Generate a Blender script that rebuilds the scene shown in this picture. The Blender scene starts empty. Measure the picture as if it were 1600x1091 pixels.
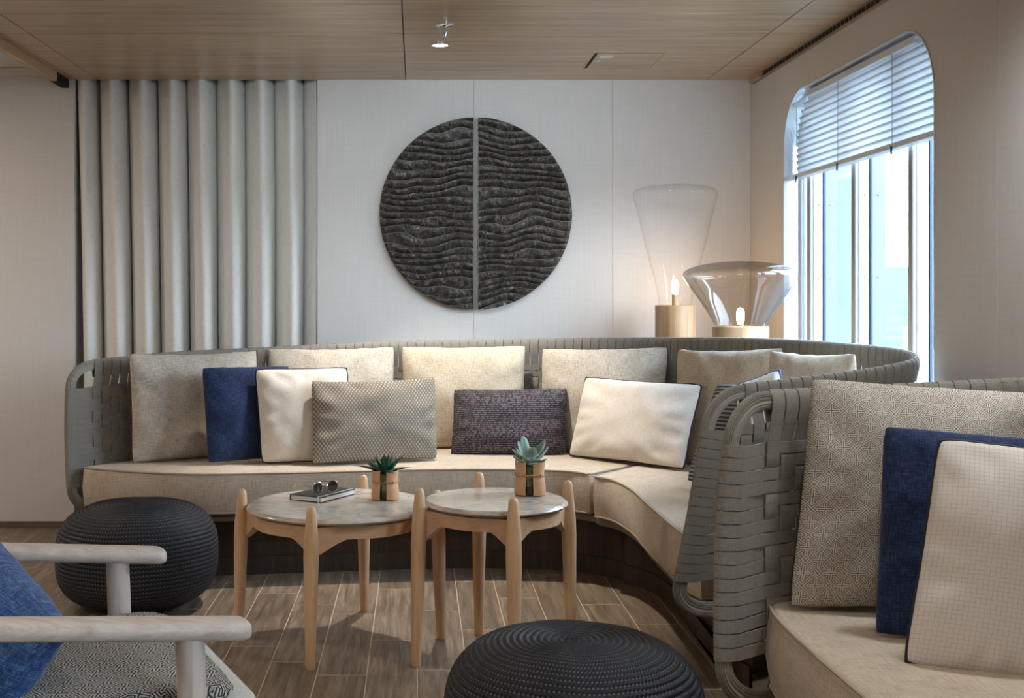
import bpy, bmesh, math, random
from mathutils import Vector, noise as mnoise
random.seed(7)
R = math.radians
scene = bpy.context.scene
COL = scene.collection

# ------------------------------------------------------------------ camera, world, light, exposure
F, CX, CY, H = 1850.0, 652.0, 460.0, 1.18        # focal length and principal point (shift lens), eye height
WALL_Y, WALL_X, CEIL = 6.0, 1.689, 2.267
cam_d = bpy.data.cameras.new('camera'); cam = bpy.data.objects.new('camera', cam_d); COL.objects.link(cam)
cam.location = (0, 0, H); cam.rotation_euler = (R(90), 0, 0)
cam_d.sensor_width = 36.0; cam_d.lens = F*36/1600
cam_d.shift_x = (800-CX)/1600; cam_d.shift_y = -(545.5-CY)/1600
cam_d.clip_start = 0.05; cam_d.clip_end = 8000
scene.camera = cam
scene.view_settings.view_transform = 'Standard'; scene.view_settings.look = 'None'
scene.view_settings.gamma = 1.0; scene.view_settings.use_curve_mapping = False
scene.view_settings.exposure = 0.1
try:
    scene.cycles.use_denoising = True
    scene.cycles.denoiser = 'OPENIMAGEDENOISE'
    scene.cycles.transparent_max_bounces = 16
    scene.cycles.max_bounces = 10; scene.cycles.diffuse_bounces = 5
    scene.cycles.caustics_reflective = False; scene.cycles.caustics_refractive = False
    scene.cycles.sample_clamp_indirect = 6
except Exception: pass

SKY, SPOT, ROOM_FILL, BULB, WALL_FILL, NEAR_FILL = 24.0, 150.0, 11.0, 75.0, 50.0, 85.0
wd = bpy.data.worlds.new('overcast_sky'); scene.world = wd; wd.use_nodes = True
wn = wd.node_tree; wn.nodes.clear()
wo = wn.nodes.new('ShaderNodeOutputWorld'); wb = wn.nodes.new('ShaderNodeBackground')
wtc = wn.nodes.new('ShaderNodeTexCoord'); wsx = wn.nodes.new('ShaderNodeSeparateXYZ')
wr = wn.nodes.new('ShaderNodeValToRGB')
wn.links.new(wtc.outputs['Generated'], wsx.inputs[0]); wn.links.new(wsx.outputs['Z'], wr.inputs[0])
wr.color_ramp.elements[0].position = 0.0; wr.color_ramp.elements[0].color = (0.80, 0.90, 1.0, 1)
wr.color_ramp.elements[1].position = 0.6; wr.color_ramp.elements[1].color = (0.60, 0.78, 1.0, 1)
wn.links.new(wr.outputs[0], wb.inputs[0]); wb.inputs[1].default_value = SKY
wn.links.new(wb.outputs[0], wo.inputs[0])

def add_light(name, kind, loc, energy, color, rot=(0, 0, 0), **kw):
    l = bpy.data.lights.new(name, kind); l.energy = energy; l.color = color
    for k, v in kw.items(): setattr(l, k, v)
    o = bpy.data.objects.new(name, l); o.location = loc; o.rotation_euler = rot; COL.objects.link(o)
    return o
# sky portals in the window openings (they emit nothing, they only guide the sampling of the sky)
for (y0, y1, z0, z1) in ((3.87, 5.44, .55, 2.09), (-.45, .65, .75, 2.09)):
    p = add_light('window_portal', 'AREA', (1.83, (y0+y1)/2, (z0+z1)/2), 1.0, (1, 1, 1), (0, R(90), 0), shape='RECTANGLE', size=z1-z0, size_y=y1-y0)
    p.data.cycles.is_portal = True
# ------------------------------------------------------------------ helpers
def W(px, py, Y):                 # point of the photograph at a real distance Y
    return Vector(((px-CX)*Y/F, Y, H-(py-CY)*Y/F))
def G(px, py, z=0.0):             # point of the photograph on the level z
    Y = (H-z)*F/(py-CY); return Vector(((px-CX)*Y/F, Y, z))
def s2l(c): 
    return tuple(((v/255)/12.92 if v/255 <= .04045 else ((v/255+.055)/1.055)**2.4) for v in c) + (1.0,)
def nz(x, y=0, z=0): return mnoise.noise(Vector((x, y, z)))

ORG = {}
def tag(o, label=None, cat=None, group=None, kind=None):
    if label: o['label'] = label
    if cat: o['category'] = cat
    if group: o['group'] = group
    if kind: o['kind'] = kind
    return o
def thing(name, label, cat, loc, group=None):
    o = bpy.data.objects.new(name, None); o.empty_display_size = .05; o.location = loc; COL.objects.link(o)
    ORG[o.name] = Vector(loc); return tag(o, label, cat, group)
def link(name, me, mat, parent=None, loc=(0, 0, 0), kind=None):
    o = bpy.data.objects.new(name, me); COL.objects.link(o)
    if mat and not me.materials: me.materials.append(mat)
    loc = Vector(loc)
    if parent is not None:
        o.parent = parent; o.location = loc-ORG[parent.name]
    else: o.location = loc
    ORG[o.name] = loc
    if kind: o['kind'] = kind
    return o
def make_mesh(name, verts, faces, uv=None, smooth=40, fix=True):
    me = bpy.data.meshes.new(name)
    me.from_pydata([tuple(v) for v in verts], [], faces); me.update()
    if fix:
        bm = bmesh.new(); bm.from_mesh(me); bmesh.ops.recalc_face_normals(bm, faces=bm.faces); bm.to_mesh(me); bm.free()
    if uv == 'box':
        l = me.uv_layers.new(name='UVMap')
        for p in me.polygons:
            n = p.normal
            for li in p.loop_indices:
                c = me.vertices[me.loops[li].vertex_index].co
                if abs(n.z) > .7: l.data[li].uv = (c.x, c.y)
                elif abs(n.x) > abs(n.y): l.data[li].uv = (c.y, c.z)
                else: l.data[li].uv = (c.x, c.z)
    elif uv is not None:
        l = me.uv_layers.new(name='UVMap')
        for p in me.polygons:
            for li in p.loop_indices: l.data[li].uv = uv[me.loops[li].vertex_index]
    if smooth:
        for p in me.polygons: p.use_smooth = True
        if smooth < 180: me.set_sharp_from_angle(angle=R(smooth))
    return me
def obj(name, verts, faces, mat, parent=None, uv=None, smooth=40, kind=None, fix=True):
    vs = [Vector(v) for v in verts]
    lo = Vector((min(v.x for v in vs), min(v.y for v in vs), min(v.z for v in vs)))
    hi = Vector((max(v.x for v in vs), max(v.y for v in vs), max(v.z for v in vs)))
    c = (lo+hi)/2
    if uv == 'box':
        me = make_mesh(name, vs, faces, 'box', smooth, fix); me.transform(__import__('mathutils').Matrix.Translation(-c))
    else: me = make_mesh(name, [v-c for v in vs], faces, uv, smooth, fix)
    return link(name, me, mat, parent, c, kind)
def bm_obj(name, bm, mat, parent=None, smooth=40, kind=None, uv=None):
    me = bpy.data.meshes.new(name); bm.to_mesh(me); bm.free()
    v = [x.co.copy() for x in me.vertices]; f = [list(p.vertices) for p in me.polygons]
    bpy.data.meshes.remove(me)
    return obj(name, v, f, mat, parent, uv, smooth, kind)
def box(x0, x1, y0, y1, z0, z1):
    v = [(x, y, z) for z in (z0, z1) for (x, y) in ((x0, y0), (x1, y0), (x1, y1), (x0, y1))]
    f = [(3, 2, 1, 0), (4, 5, 6, 7), (0, 1, 5, 4), (1, 2, 6, 5), (2, 3, 7, 6), (3, 0, 4, 7)]
    return v, f
def bevel_vf(v, f, w, seg=2):
    bm = bmesh.new(); vs = [bm.verts.new(p) for p in v]
    for q in f: bm.faces.new([vs[i] for i in q])
    bmesh.ops.recalc_face_normals(bm, faces=bm.faces)
    bmesh.ops.bevel(bm, geom=list(bm.edges), offset=w, segments=seg, affect='EDGES', profile=.5)
    bm.verts.index_update()
    V = [x.co.copy() for x in bm.verts]; Fc = [[x.index for x in q.verts] for q in bm.faces]; bm.free()
    return V, Fc
def bbox_obj(name, b, mat, parent=None, w=.003, seg=1, uv='box', kind=None):
    v, f = box(*b)
    if w: v, f = bevel_vf(v, f, w, seg)
    return obj(name, v, f, mat, parent, uv, 40, kind)
def join_vf(*parts):
    V, Fc = [], []
    for v, f in parts:
        o = len(V); V += [Vector(p) for p in v]; Fc += [[i+o for i in q] for q in f]
    return V, Fc
def frames(path, up=None, closed=False):
    n = len(path); out = []
    prev = None
    for i in range(n):
        a = path[(i-1) % n] if (closed or i > 0) else path[i]
        b = path[(i+1) % n] if (closed or i < n-1) else path[i]
        t = (b-a).normalized()
        if prev is None:
            ref = Vector((0, 0, 1)) if abs(t.z) < .9 else Vector((1, 0, 0))
            s = t.cross(ref).normalized()
        else:
            s = (prev - t*prev.dot(t)).normalized()
        prev = s; out.append((s, t.cross(s).normalized()))
    return out
def tube(path, rad, n=8, closed=False, cap=True):
    path = [Vector(p) for p in path]; m = len(path); fr = frames(path, closed=closed)
    V, Fc = [], []
    for i, p in enumerate(path):
        r = rad(i/(m-1)) if callable(rad) else rad
        s, b = fr[i]
        for k in range(n):
            a = 2*math.pi*k/n; V.append(p+s*math.cos(a)*r+b*math.sin(a)*r)
    for i in range(m if closed else m-1):
        j = (i+1) % m
        for k in range(n):
            l = (k+1) % n; Fc.append((i*n+k, i*n+l, j*n+l, j*n+k))
    if not closed and cap:
        Fc.append(tuple(range(n))[::-1]); Fc.append(tuple((m-1)*n+k for k in range(n)))
    return V, Fc
def lathe(prof, n=32, c=(0, 0, 0), closed=False):
    c = Vector(c); V, Fc = [], []; m = len(prof)
    for (r, z) in prof:
        for k in range(n):
            a = 2*math.pi*k/n; V.append(c+Vector((r*math.cos(a), r*math.sin(a), z)))
    for i in range(m if closed else m-1):
        j = (i+1) % m
        for k in range(n):
            l = (k+1) % n; Fc.append((i*n+k, i*n+l, j*n+l, j*n+k))
    if not closed:
        if prof[0][0] > 1e-6: Fc.append(tuple(range(n))[::-1])
        if prof[-1][0] > 1e-6: Fc.append(tuple((m-1)*n+k for k in range(n)))
    return V, Fc
def catmull(pts, per=8, closed=False):
    pts = [Vector(p) for p in pts]; n = len(pts); out = []
    rng = range(n) if closed else range(n-1)
    for i in rng:
        p1, p2 = pts[i], pts[(i+1) % n]
        p0 = pts[(i-1) % n] if (closed or i > 0) else p1*2-p2
        p3 = pts[(i+2) % n] if (closed or i < n-2) else p2*2-p1
        for k in range(per):
            t = k/per
            out.append(.5*((2*p1)+(p2-p0)*t+(2*p0-5*p1+4*p2-p3)*t*t+(3*p1-p0-3*p2+p3)*t**3))
    if not closed: out.append(pts[-1])
    return out
def resample(path, n):
    L = [0]
    for a, b in zip(path, path[1:]): L.append(L[-1]+(b-a).length)
    out = []; j = 0
    for i in range(n):
        s = L[-1]*i/(n-1)
        while j < len(L)-2 and L[j+1] < s: j += 1
        t = (s-L[j])/max(1e-9, L[j+1]-L[j]); out.append(path[j].lerp(path[j+1], min(1, max(0, t))))
    return out, L[-1]

# ------------------------------------------------------------------ materials
class Mat:
    def __init__(s, name, rough=.6, metal=0, spec=.5):
        s.m = bpy.data.materials.new(name); s.m.use_nodes = True; s.t = s.m.node_tree
        s.b = s.t.nodes['Principled BSDF']; s.out = s.t.nodes['Material Output']
        s.b.inputs['Roughness'].default_value = rough; s.b.inputs['Metallic'].default_value = metal
        s.b.inputs['Specular IOR Level'].default_value = spec
    def set(s, sock, v):
        if hasattr(v, 'is_output') or hasattr(v, 'links'): s.t.links.new(v, sock)
        else: sock.default_value = v
    def n(s, typ, out=0, ins=None, **props):
        nd = s.t.nodes.new(typ)
        for k, v in props.items(): setattr(nd, k, v)
        for k, v in (ins or {}).items(): s.set(nd.inputs[k], v)
        return nd.outputs[out]
    def math(s, op, a, b=0.0, c=None):
        i = {0: a, 1: b}
        if c is not None: i[2] = c
        return s.n('ShaderNodeMath', ins=i, operation=op)
    def coord(s, kind='Object'): return s.n('ShaderNodeTexCoord', kind)
    def mapping(s, v, scale=(1, 1, 1), loc=(0, 0, 0), rot=(0, 0, 0)):
        return s.n('ShaderNodeMapping', ins={0: v, 1: loc, 2: rot, 3: scale})
    def noise(s, v, scale, detail=4, rough=.6, dist=0.0):
        return s.n('ShaderNodeTexNoise', ins={'Vector': v, 'Scale': scale, 'Detail': detail, 'Roughness': rough, 'Distortion': dist})
    def ramp(s, f, stops):
        nd = s.t.nodes.new('ShaderNodeValToRGB'); e = nd.color_ramp.elements
        while len(e) < len(stops): e.new(.5)
        for i, (p, c) in enumerate(stops):
            e[i].position = p; e[i].color = c if len(c) == 4 else s2l(c)
        s.set(nd.inputs[0], f); return nd.outputs[0]
    def mix(s, f, a, b, blend='MIX'):
        nd = s.t.nodes.new('ShaderNodeMix'); nd.data_type = 'RGBA'; nd.blend_type = blend
        s.set(nd.inputs[0], f); s.set(nd.inputs[6], a); s.set(nd.inputs[7], b); return nd.outputs[2]
    def xyz(s, v):
        nd = s.t.nodes.new('ShaderNodeSeparateXYZ'); s.set(nd.inputs[0], v); return nd.outputs
    def comb(s, x, y, z=0.0): return s.n('ShaderNodeCombineXYZ', ins={0: x, 1: y, 2: z})
    def color(s, v): s.set(s.b.inputs['Base Color'], v); return s
    def bump(s, h, strength=.3, dist=.002):
        o = s.n('ShaderNodeBump', ins={'Strength': strength, 'Distance': dist, 'Height': h}); s.set(s.b.inputs['Normal'], o); return s
    def rnd(s): return s.n('ShaderNodeObjectInfo', 'Random')
    def rcoord(s, kind='Object', k=37.0):
        r = s.rnd(); off = s.comb(s.math('MULTIPLY', r, k), s.math('MULTIPLY', r, k*1.7), s.math('MULTIPLY', r, k*2.3))
        return s.n('ShaderNodeVectorMath', ins={0: s.coord(kind), 1: off}, operation='ADD')

def plain(name, rgb, rough=.6, metal=0, var=.0, scale=20, spec=.5):
    m = Mat(name, rough, metal, spec)
    if var:
        f = m.noise(m.coord(), scale, 5)
        a = tuple(c*(1-var) for c in rgb); b = tuple(min(255, c*(1+var)) for c in rgb)
        m.color(m.ramp(f, [(.3, a), (.7, b)]))
    else: m.color(s2l(rgb))
    return m
def wood(name, dark, mid, light, axis=0, scale=1.0, rough=.45, rand=True, vary=.25, stretch=14, bump=.08):
    m = Mat(name, rough)
    v = m.rcoord() if rand else m.coord()
    sc = [stretch*scale]*3; sc[axis] = 1.1*scale
    p = m.mapping(v, tuple(sc))
    f1 = m.noise(p, 1.6, 8, .62, .35)
    sc2 = [120*scale]*3; sc2[axis] = 4*scale
    f2 = m.noise(m.mapping(v, tuple(sc2)), 1.0, 3, .6)
    f = m.math('ADD', m.math('MULTIPLY', f1, .72), m.math('MULTIPLY', f2, .28))
    c = m.ramp(f, [(.32, dark), (.5, mid), (.68, light)])
    if rand and vary:
        k = m.math('ADD', m.math('MULTIPLY', m.rnd(), vary), 1-vary/2)
        c = m.mix(1.0, c, m.comb(k, k, k), 'MULTIPLY')
    m.color(c); m.bump(f2, bump, .001); return m
def fabric(name, dark, mid, light, scale=220, rough=.9, bump=.35, slub=8, mott=.15, aspect=1.0, fine=700):
    m = Mat(name, rough, 0, .2)
    uv = m.coord('UV')
    wa = m.noise(m.mapping(uv, (scale/slub, scale*aspect, 1)), 1.0, 3, .7)
    we = m.noise(m.mapping(uv, (scale*aspect, scale/slub, 1), (3.3, 1.7, 0)), 1.0, 3, .7)
    fi = m.noise(uv, fine, 2, .6)
    f = m.math('ADD', m.math('ADD', m.math('MULTIPLY', wa, .38), m.math('MULTIPLY', we, .38)), m.math('MULTIPLY', fi, .24))
    f = m.math('ADD', f, m.math('MULTIPLY', m.math('SUBTRACT', m.noise(uv, 9, 3), .5), mott))
    m.color(m.ramp(f, [(.36, dark), (.5, mid), (.64, light)])); m.bump(f, bump, .0015)
    m.set(m.b.inputs['Sheen Weight'], .15)
    return m
def thin_glass(name, tint=(1, 1, 1), edge=(.75, .8, .82), base=.04, gain=.5, rough=0.0, power=3.0):
    m = Mat(name); t = m.t
    lw = t.nodes.new('ShaderNodeLayerWeight'); lw.inputs[0].default_value = .5
    fac = m.math('POWER', lw.outputs['Facing'], power)
    tr = t.nodes.new('ShaderNodeBsdfTransparent'); gl = t.nodes.new('ShaderNodeBsdfGlossy'); gl.inputs['Roughness'].default_value = rough
    m.set(tr.inputs[0], m.mix(fac, tint+(1,), edge+(1,)))
    mx = t.nodes.new('ShaderNodeMixShader')
    m.set(mx.inputs[0], m.math('ADD', m.math('MULTIPLY', fac, gain), base))
    t.links.new(tr.outputs[0], mx.inputs[1]); t.links.new(gl.outputs[0], mx.inputs[2]); t.links.new(mx.outputs[0], m.out.inputs[0])
    return m
def emit(name, rgb, strength):
    m = Mat(name); e = m.t.nodes.new('ShaderNodeEmission'); e.inputs[0].default_value = s2l(rgb); e.inputs[1].default_value = strength
    m.t.links.new(e.outputs[0], m.out.inputs[0]); return m

# walls: off-white woven vinyl
def wallmat(name, rgb):
    m = Mat(name, .65, 0, .3); c = m.coord()
    a = m.noise(m.mapping(c, (300, 300, 6)), 1, 2); b = m.noise(m.mapping(c, (6, 6, 300)), 1, 2)
    f = m.math('ADD', m.math('MULTIPLY', a, .5), m.math('MULTIPLY', b, .5))
    m.color(m.ramp(f, [(.3, tuple(x*.965 for x in rgb)), (.7, tuple(min(255, x*1.02) for x in rgb))])); m.bump(f, .12, .001); return m.m
M = {}
M['wall'] = wallmat('wall_vinyl', (216, 211, 206))
M['white'] = plain('white_paint', (222, 219, 214), .5).m
M['joint'] = plain('dark_joint', (70, 58, 46), .8).m
M['wall_joint'] = plain('wall_joint', (150, 144, 138), .8).m
M['ceil'] = wood('ceiling_oak_veneer', (150, 124, 93), (184, 159, 126), (206, 183, 151), 0, .85, .32, True, .12, 16).m
M['beam'] = wood('oak_beam_edge', (150, 122, 92), (180, 153, 120), (200, 176, 146), 1, .8, .45).m
M['tile'] = wood('wood_look_tile', (80, 67, 55), (126, 108, 90), (164, 145, 124), 1, 1.9, .42, True, .28, 16).m
M['grout'] = plain('pale_grout', (196, 176, 148), .85, 0, .05, 60).m
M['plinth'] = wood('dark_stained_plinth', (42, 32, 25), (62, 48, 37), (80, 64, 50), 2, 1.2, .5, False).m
M['ash'] = wood('pale_ash_wood', (188, 146, 108), (212, 172, 132), (226, 190, 152), 2, 1.3, .42, True, .08).m
M['ash_x'] = wood('pale_ash_wood_rail', (188, 148, 112), (208, 170, 132), (222, 186, 150), 0, 1.3, .42, True, .08).m
M['grey_ash'] = wood('whitewashed_ash', (168, 154, 144), (192, 180, 171), (208, 198, 190), 0, 1.6, .45, True, .05, 20).m
M['grey_ash_z'] = wood('whitewashed_ash_leg', (168, 154, 144), (192, 180, 171), (208, 198, 190), 2, 1.6, .45, True, .05, 20).m
M['lamp_wood'] = wood('oak_lamp_base', (172, 138, 104), (200, 166, 130), (216, 184, 148), 2, 1.3, .5, True, .1).m
M['linen'] = fabric('oatmeal_melange_linen', (134, 124, 112), (186, 176, 161), (216, 208, 194), 260).m
M['linen_warm'] = fabric('warm_oatmeal_linen', (146, 131, 112), (194, 180, 158), (220, 208, 188), 260).m
M['navy'] = fabric('navy_weave', (14, 20, 38), (32, 46, 80), (62, 82, 122), 320).m
M['denim'] = fabric('blue_boucle', (20, 38, 76), (46, 76, 124), (110, 142, 184), 330, mott=.05).m
M['offwhite'] = fabric('off_white_cotton', (198, 189, 178), (219, 211, 201), (231, 224, 216), 300, bump=.2).m
M['whitecot'] = fabric('white_cotton', (222, 222, 222), (234, 234, 233), (242, 242, 241), 300, bump=.2).m
M['seat'] = fabric('sand_seat_fabric', (150, 134, 116), (190, 174, 154), (212, 198, 180), 300, slub=16).m
M['seat_pipe'] = plain('sand_piping', (176, 160, 140), .85).m
M['dark_pipe'] = plain('black_piping', (28, 28, 34), .7).m
M['blue_pipe'] = plain('blue_piping', (58, 84, 132), .7).m
M['curtain'] = fabric('curtain_cloth', (216, 212, 206), (230, 227, 222), (238, 236, 232), 260, bump=.1, mott=.02).m
M['strap'] = fabric('taupe_webbing', (106, 100, 92), (132, 126, 117), (150, 144, 135), 600, .75, .25, 20, .06).m
M['frame'] = plain('taupe_frame_cord', (146, 140, 130), .55, 0, .05, 30).m
M['chrome'] = plain('chrome', (225, 225, 225), .12, 1).m
M['black'] = plain('black_leatherette', (20, 20, 23), .45).m
M['paper'] = plain('page_block', (226, 224, 218), .8).m
M['leather'] = plain('tan_leather', (204, 158, 118), .5, 0, .06, 30).m
M['cordm'] = plain('leather_thong', (176, 130, 94), .6).m
M['soil'] = plain('olive_root_ball', (112, 112, 70), .9, 0, .45, 90).m
M['jar'] = thin_glass('jar_glass', (.90, .96, .84), (.7, .78, .65), .05, .5).m
M['pane'] = thin_glass('tinted_window_pane', (.93, .96, .98), (.85, .9, .92), .03, .5).m
M['pane_clear'] = thin_glass('window_pane', (.97, .99, 1.0), (.9, .95, .97), .03, .5).m
M['lamp_clear'] = thin_glass('clear_lamp_glass', (1.0, 1.0, 1.0), (.93, .93, .93), .012, .75, 0, 4.5).m
M['lamp_smoke'] = thin_glass('smoked_lamp_glass', (.90, .88, .85), (.42, .43, .45), .05, .55, 0, 2.4).m
M['bulb'] = emit('warm_bulb', (255, 206, 140), BULB).m
M['led'] = emit('downlight_disc', (255, 236, 206), 7).m
M['blind'] = plain('white_blind', (226, 229, 230), .35).m
m = Mat('translucent_white_blind', .35); tl = m.t.nodes.new('ShaderNodeBsdfTranslucent'); tl.inputs[0].default_value = s2l((236, 240, 243)); m.color(s2l((232, 235, 237)))
mx = m.t.nodes.new('ShaderNodeMixShader'); mx.inputs[0].default_value = .45; m.t.links.new(m.b.outputs[0], mx.inputs[1]); m.t.links.new(tl.outputs[0], mx.inputs[2]); m.t.links.new(mx.outputs[0], m.out.inputs[0]); M['slat'] = m.m
M['reveal'] = plain('glossy_window_reveal', (222, 226, 228), .08, .55).m
M['mull'] = plain('white_mullion', (176, 182, 188), .3).m
M['fin'] = plain('pale_blue_outer_fin', (100, 112, 122), .4, 0, .06, 6).m
M['taupe'] = plain('taupe_mullion_edge', (150, 145, 140), .4).m
M['gasket'] = plain('dark_blue_gasket', (34, 52, 74), .5).m
M['vent'] = plain('vent_strip', (150, 130, 106), .5).m
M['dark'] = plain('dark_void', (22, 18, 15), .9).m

m = Mat('pouf_braid', .55, 0, .35); uv = m.xyz(m.coord('UV'))
a = m.math('FRACT', m.math('ADD', uv[0], m.math('MULTIPLY', m.math('ABSOLUTE', m.math('SUBTRACT', m.math('FRACT', uv[1]), .5)), 1.2)))
b = m.math('ABSOLUTE', m.math('SUBTRACT', a, .5)); tq = m.math('MULTIPLY', b, 2.0)
g = m.math('ABSOLUTE', m.math('SUBTRACT', m.math('FRACT', m.math('ADD', uv[1], .5)), .5))
fl = m.math('MULTIPLY', m.math('LESS_THAN', g, .13), m.math('GREATER_THAN', tq, .55))
m.color(m.mix(m.math('MULTIPLY', fl, .75), m.ramp(tq, [(.1, (15, 15, 19)), (.9, (34, 34, 40))]), s2l((110, 112, 118)))); m.bump(tq, .5, .002); M['pouf'] = m.m

m = Mat('stone_tabletop', .16); c = m.rcoord()
f = m.noise(c, 9, 9, .65, 1.2); g = m.noise(m.mapping(c, (5, 22, 5), (0, 0, 0), (0, 0, .5)), 1.5, 8, .7, 1.5)
col = m.ramp(m.math('ADD', m.math('MULTIPLY', f, .5), m.math('MULTIPLY', g, .5)), [(.34, (128, 116, 104)), (.46, (186, 175, 162)), (.56, (208, 199, 187)), (.7, (222, 215, 205))])
v = m.n('ShaderNodeTexVoronoi', 'Distance', {'Vector': c, 'Scale': 26.0}); sp = m.math('LESS_THAN', v, .11)
sp = m.math('MULTIPLY', sp, m.math('GREATER_THAN', m.noise(c, 6, 2), .56))
m.color(m.mix(sp, col, s2l((92, 78, 66)))); M['stone'] = m.m

# woven patterns in cushion cloth (UV in metres)
def star_pattern(name, ink, ground, a=.028, w=.36, strength=1.0):
    m = Mat(name, .9, 0, .2); uv = m.coord('UV'); x, y, _ = m.xyz(m.mapping(uv, (1/a, 1/a, 1)))
    def loc(v): return m.math('ABSOLUTE', m.math('SUBTRACT', m.math('FRACT', v), .5))
    par = m.math('GREATER_THAN', m.math('FRACT', m.math('MULTIPLY', m.math('ADD', m.math('FLOOR', x), m.math('FLOOR', y)), .5)), .25)
    ax, ay = loc(x), loc(y); sm_ = m.math('ADD', ax, ay)
    arm = m.math('MINIMUM', ax, ay)                                      # upright cross of paired bars
    dg = m.math('MULTIPLY', m.math('ABSOLUTE', m.math('SUBTRACT', ax, ay)), .7071)
    ac = m.math('MULTIPLY', m.math('ABSOLUTE', m.math('SUBTRACT', 1.0, sm_)), .7071)
    out = m.math('GREATER_THAN', sm_, .60)
    def sel(f, p, q): return m.math('ADD', m.math('MULTIPLY', f, p), m.math('MULTIPLY', m.math('SUBTRACT', 1.0, f), q))
    plus = sel(out, dg, arm); cross = sel(out, ac, dg)
    d = sel(par, plus, cross)
    fr = m.math('ABSOLUTE', m.math('SUBTRACT', m.math('FRACT', m.math('ADD', m.math('MULTIPLY', d, 6.0), .5)), .5))
    k = m.math('LESS_THAN', fr, w/2)
    k = m.math('MAXIMUM', k, m.math('LESS_THAN', m.math('ABSOLUTE', m.math('SUBTRACT', sm_, .60)), .028))
    nn = m.noise(uv, 900, 2)
    k = m.math('MULTIPLY', k, m.math('ADD', .6, m.math('MULTIPLY', nn, .7)))
    m.color(m.mix(m.math('MULTIPLY', k, strength), m.ramp(nn, [(.3, tuple(v*.93 for v in ground)), (.7, ground)]), s2l(ink)))
    m.bump(m.math('SUBTRACT', 1.0, k), .3, .001); return m.m
M['star'] = star_pattern('star_weave_oatmeal', (98, 89, 79), (208, 200, 188))
M['star_black'] = star_pattern('star_weave_black', (24, 26, 30), (184, 181, 172), .037, .50, 1.0)
m = Mat('ring_dot_weave', .9, 0, .2); uv = m.coord('UV'); x, y, _ = m.xyz(uv)
def ringlat(ox, oy):
    fx = m.math('SUBTRACT', m.math('FRACT', m.math('ADD', m.math('DIVIDE', x, .0155), ox)), .5); fy = m.math('SUBTRACT', m.math('FRACT', m.math('ADD', m.math('DIVIDE', y, .0215), oy)), .5)
    return m.math('ADD', m.math('ABSOLUTE', m.math('MULTIPLY', fx, .0155)), m.math('ABSOLUTE', m.math('MULTIPLY', fy, .0155)))
d = m.math('MINIMUM', ringlat(0, 0), ringlat(.5, .5))
k = m.math('ADD', m.math('MULTIPLY', m.math('LESS_THAN', d, .0042), m.math('GREATER_THAN', d, .0012)), m.math('MULTIPLY', m.math('LESS_THAN', m.math('ABSOLUTE', m.math('SUBTRACT', d, .0064)), .0007), .6))
m.color(m.mix(m.math('MULTIPLY', k, .85), m.ramp(m.noise(uv, 800, 2), [(.3, (46, 40, 36)), (.7, (78, 70, 63))]), s2l((206, 194, 176)))); m.bump(k, .3, .001); M['dots'] = m.m
m = Mat('dashed_navy_brown_weave', .85, 0, .3); uv = m.coord('UV'); x, y, _ = m.xyz(uv)
row = m.math('FLOOR', m.math('DIVIDE', y, .0095)); fy = m.math('ABSOLUTE', m.math('SUBTRACT', m.math('FRACT', m.math('DIVIDE', y, .0095)), .5))
dash = m.noise(m.comb(m.math('MULTIPLY', x, 110), m.math('MULTIPLY', row, 7.3), 0.0), 1, 2)
k = m.math('MULTIPLY', m.math('LESS_THAN', fy, .25), m.math('GREATER_THAN', dash, .48))
m.color(m.mix(m.math('MULTIPLY', k, .6), s2l((52, 48, 56)), m.ramp(m.noise(uv, 40, 3), [(.35, (124, 108, 98)), (.65, (146, 134, 138))]))); m.bump(k, .5, .002); M['dash'] = m.m
m = Mat('grey_blue_rib_stripe', .85, 0, .3); uv = m.coord('UV'); x, y, _ = m.xyz(uv)
k = m.math('LESS_THAN', m.math('FRACT', m.math('DIVIDE', y, .016)), .45)
m.color(m.mix(k, s2l((66, 64, 68)), s2l((150, 148, 150)))); m.bump(k, .4, .002); M['rib'] = m.m
m = Mat('waffle_off_white', .9, 0, .2); uv = m.coord('UV'); x, y, _ = m.xyz(uv)
gx = m.math('LESS_THAN', m.math('FRACT', m.math('DIVIDE', x, .0092)), .14); gy = m.math('LESS_THAN', m.math('FRACT', m.math('DIVIDE', y, .0092)), .14)
k = m.math('MAXIMUM', gx, gy)
m.color(m.mix(m.math('MULTIPLY', k, .45), m.ramp(m.noise(uv, 900, 2), [(.3, (206, 197, 187)), (.7, (226, 218, 209))]), s2l((168, 156, 144)))); m.bump(m.math('SUBTRACT', 1.0, k), .35, .001); M['waffle'] = m.m
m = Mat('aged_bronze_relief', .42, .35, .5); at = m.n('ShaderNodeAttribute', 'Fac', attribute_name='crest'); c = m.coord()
wv = m.n('ShaderNodeTexVoronoi', 'Distance', {'Vector': m.n('ShaderNodeVectorMath', ins={0: m.mapping(c, (1, 1, .6)), 1: m.n('ShaderNodeVectorMath', ins={0: m.n('ShaderNodeTexNoise', 'Color', {'Vector': c, 'Scale': 14.0, 'Detail': 4.0}), 'Scale': .06}, operation='SCALE')}, operation='ADD'), 'Scale': 36.0}, feature='DISTANCE_TO_EDGE')
vein = m.math('MULTIPLY', m.math('SUBTRACT', 1.0, m.math('SMOOTH_MIN', m.math('DIVIDE', wv, .06), 1.0, .1)), m.math('GREATER_THAN', m.noise(c, 9, 3), .44))
base = m.ramp(m.noise(c, 40, 6), [(.3, (30, 28, 27)), (.7, (82, 78, 74))])
col = m.mix(m.math('MULTIPLY', vein, .4), base, s2l((172, 162, 150)))
m.color(m.mix(m.math('MULTIPLY', at, .9), col, s2l((200, 189, 174)))); m.bump(m.noise(c, 60, 5), .5, .004); M['art'] = m.m
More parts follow.
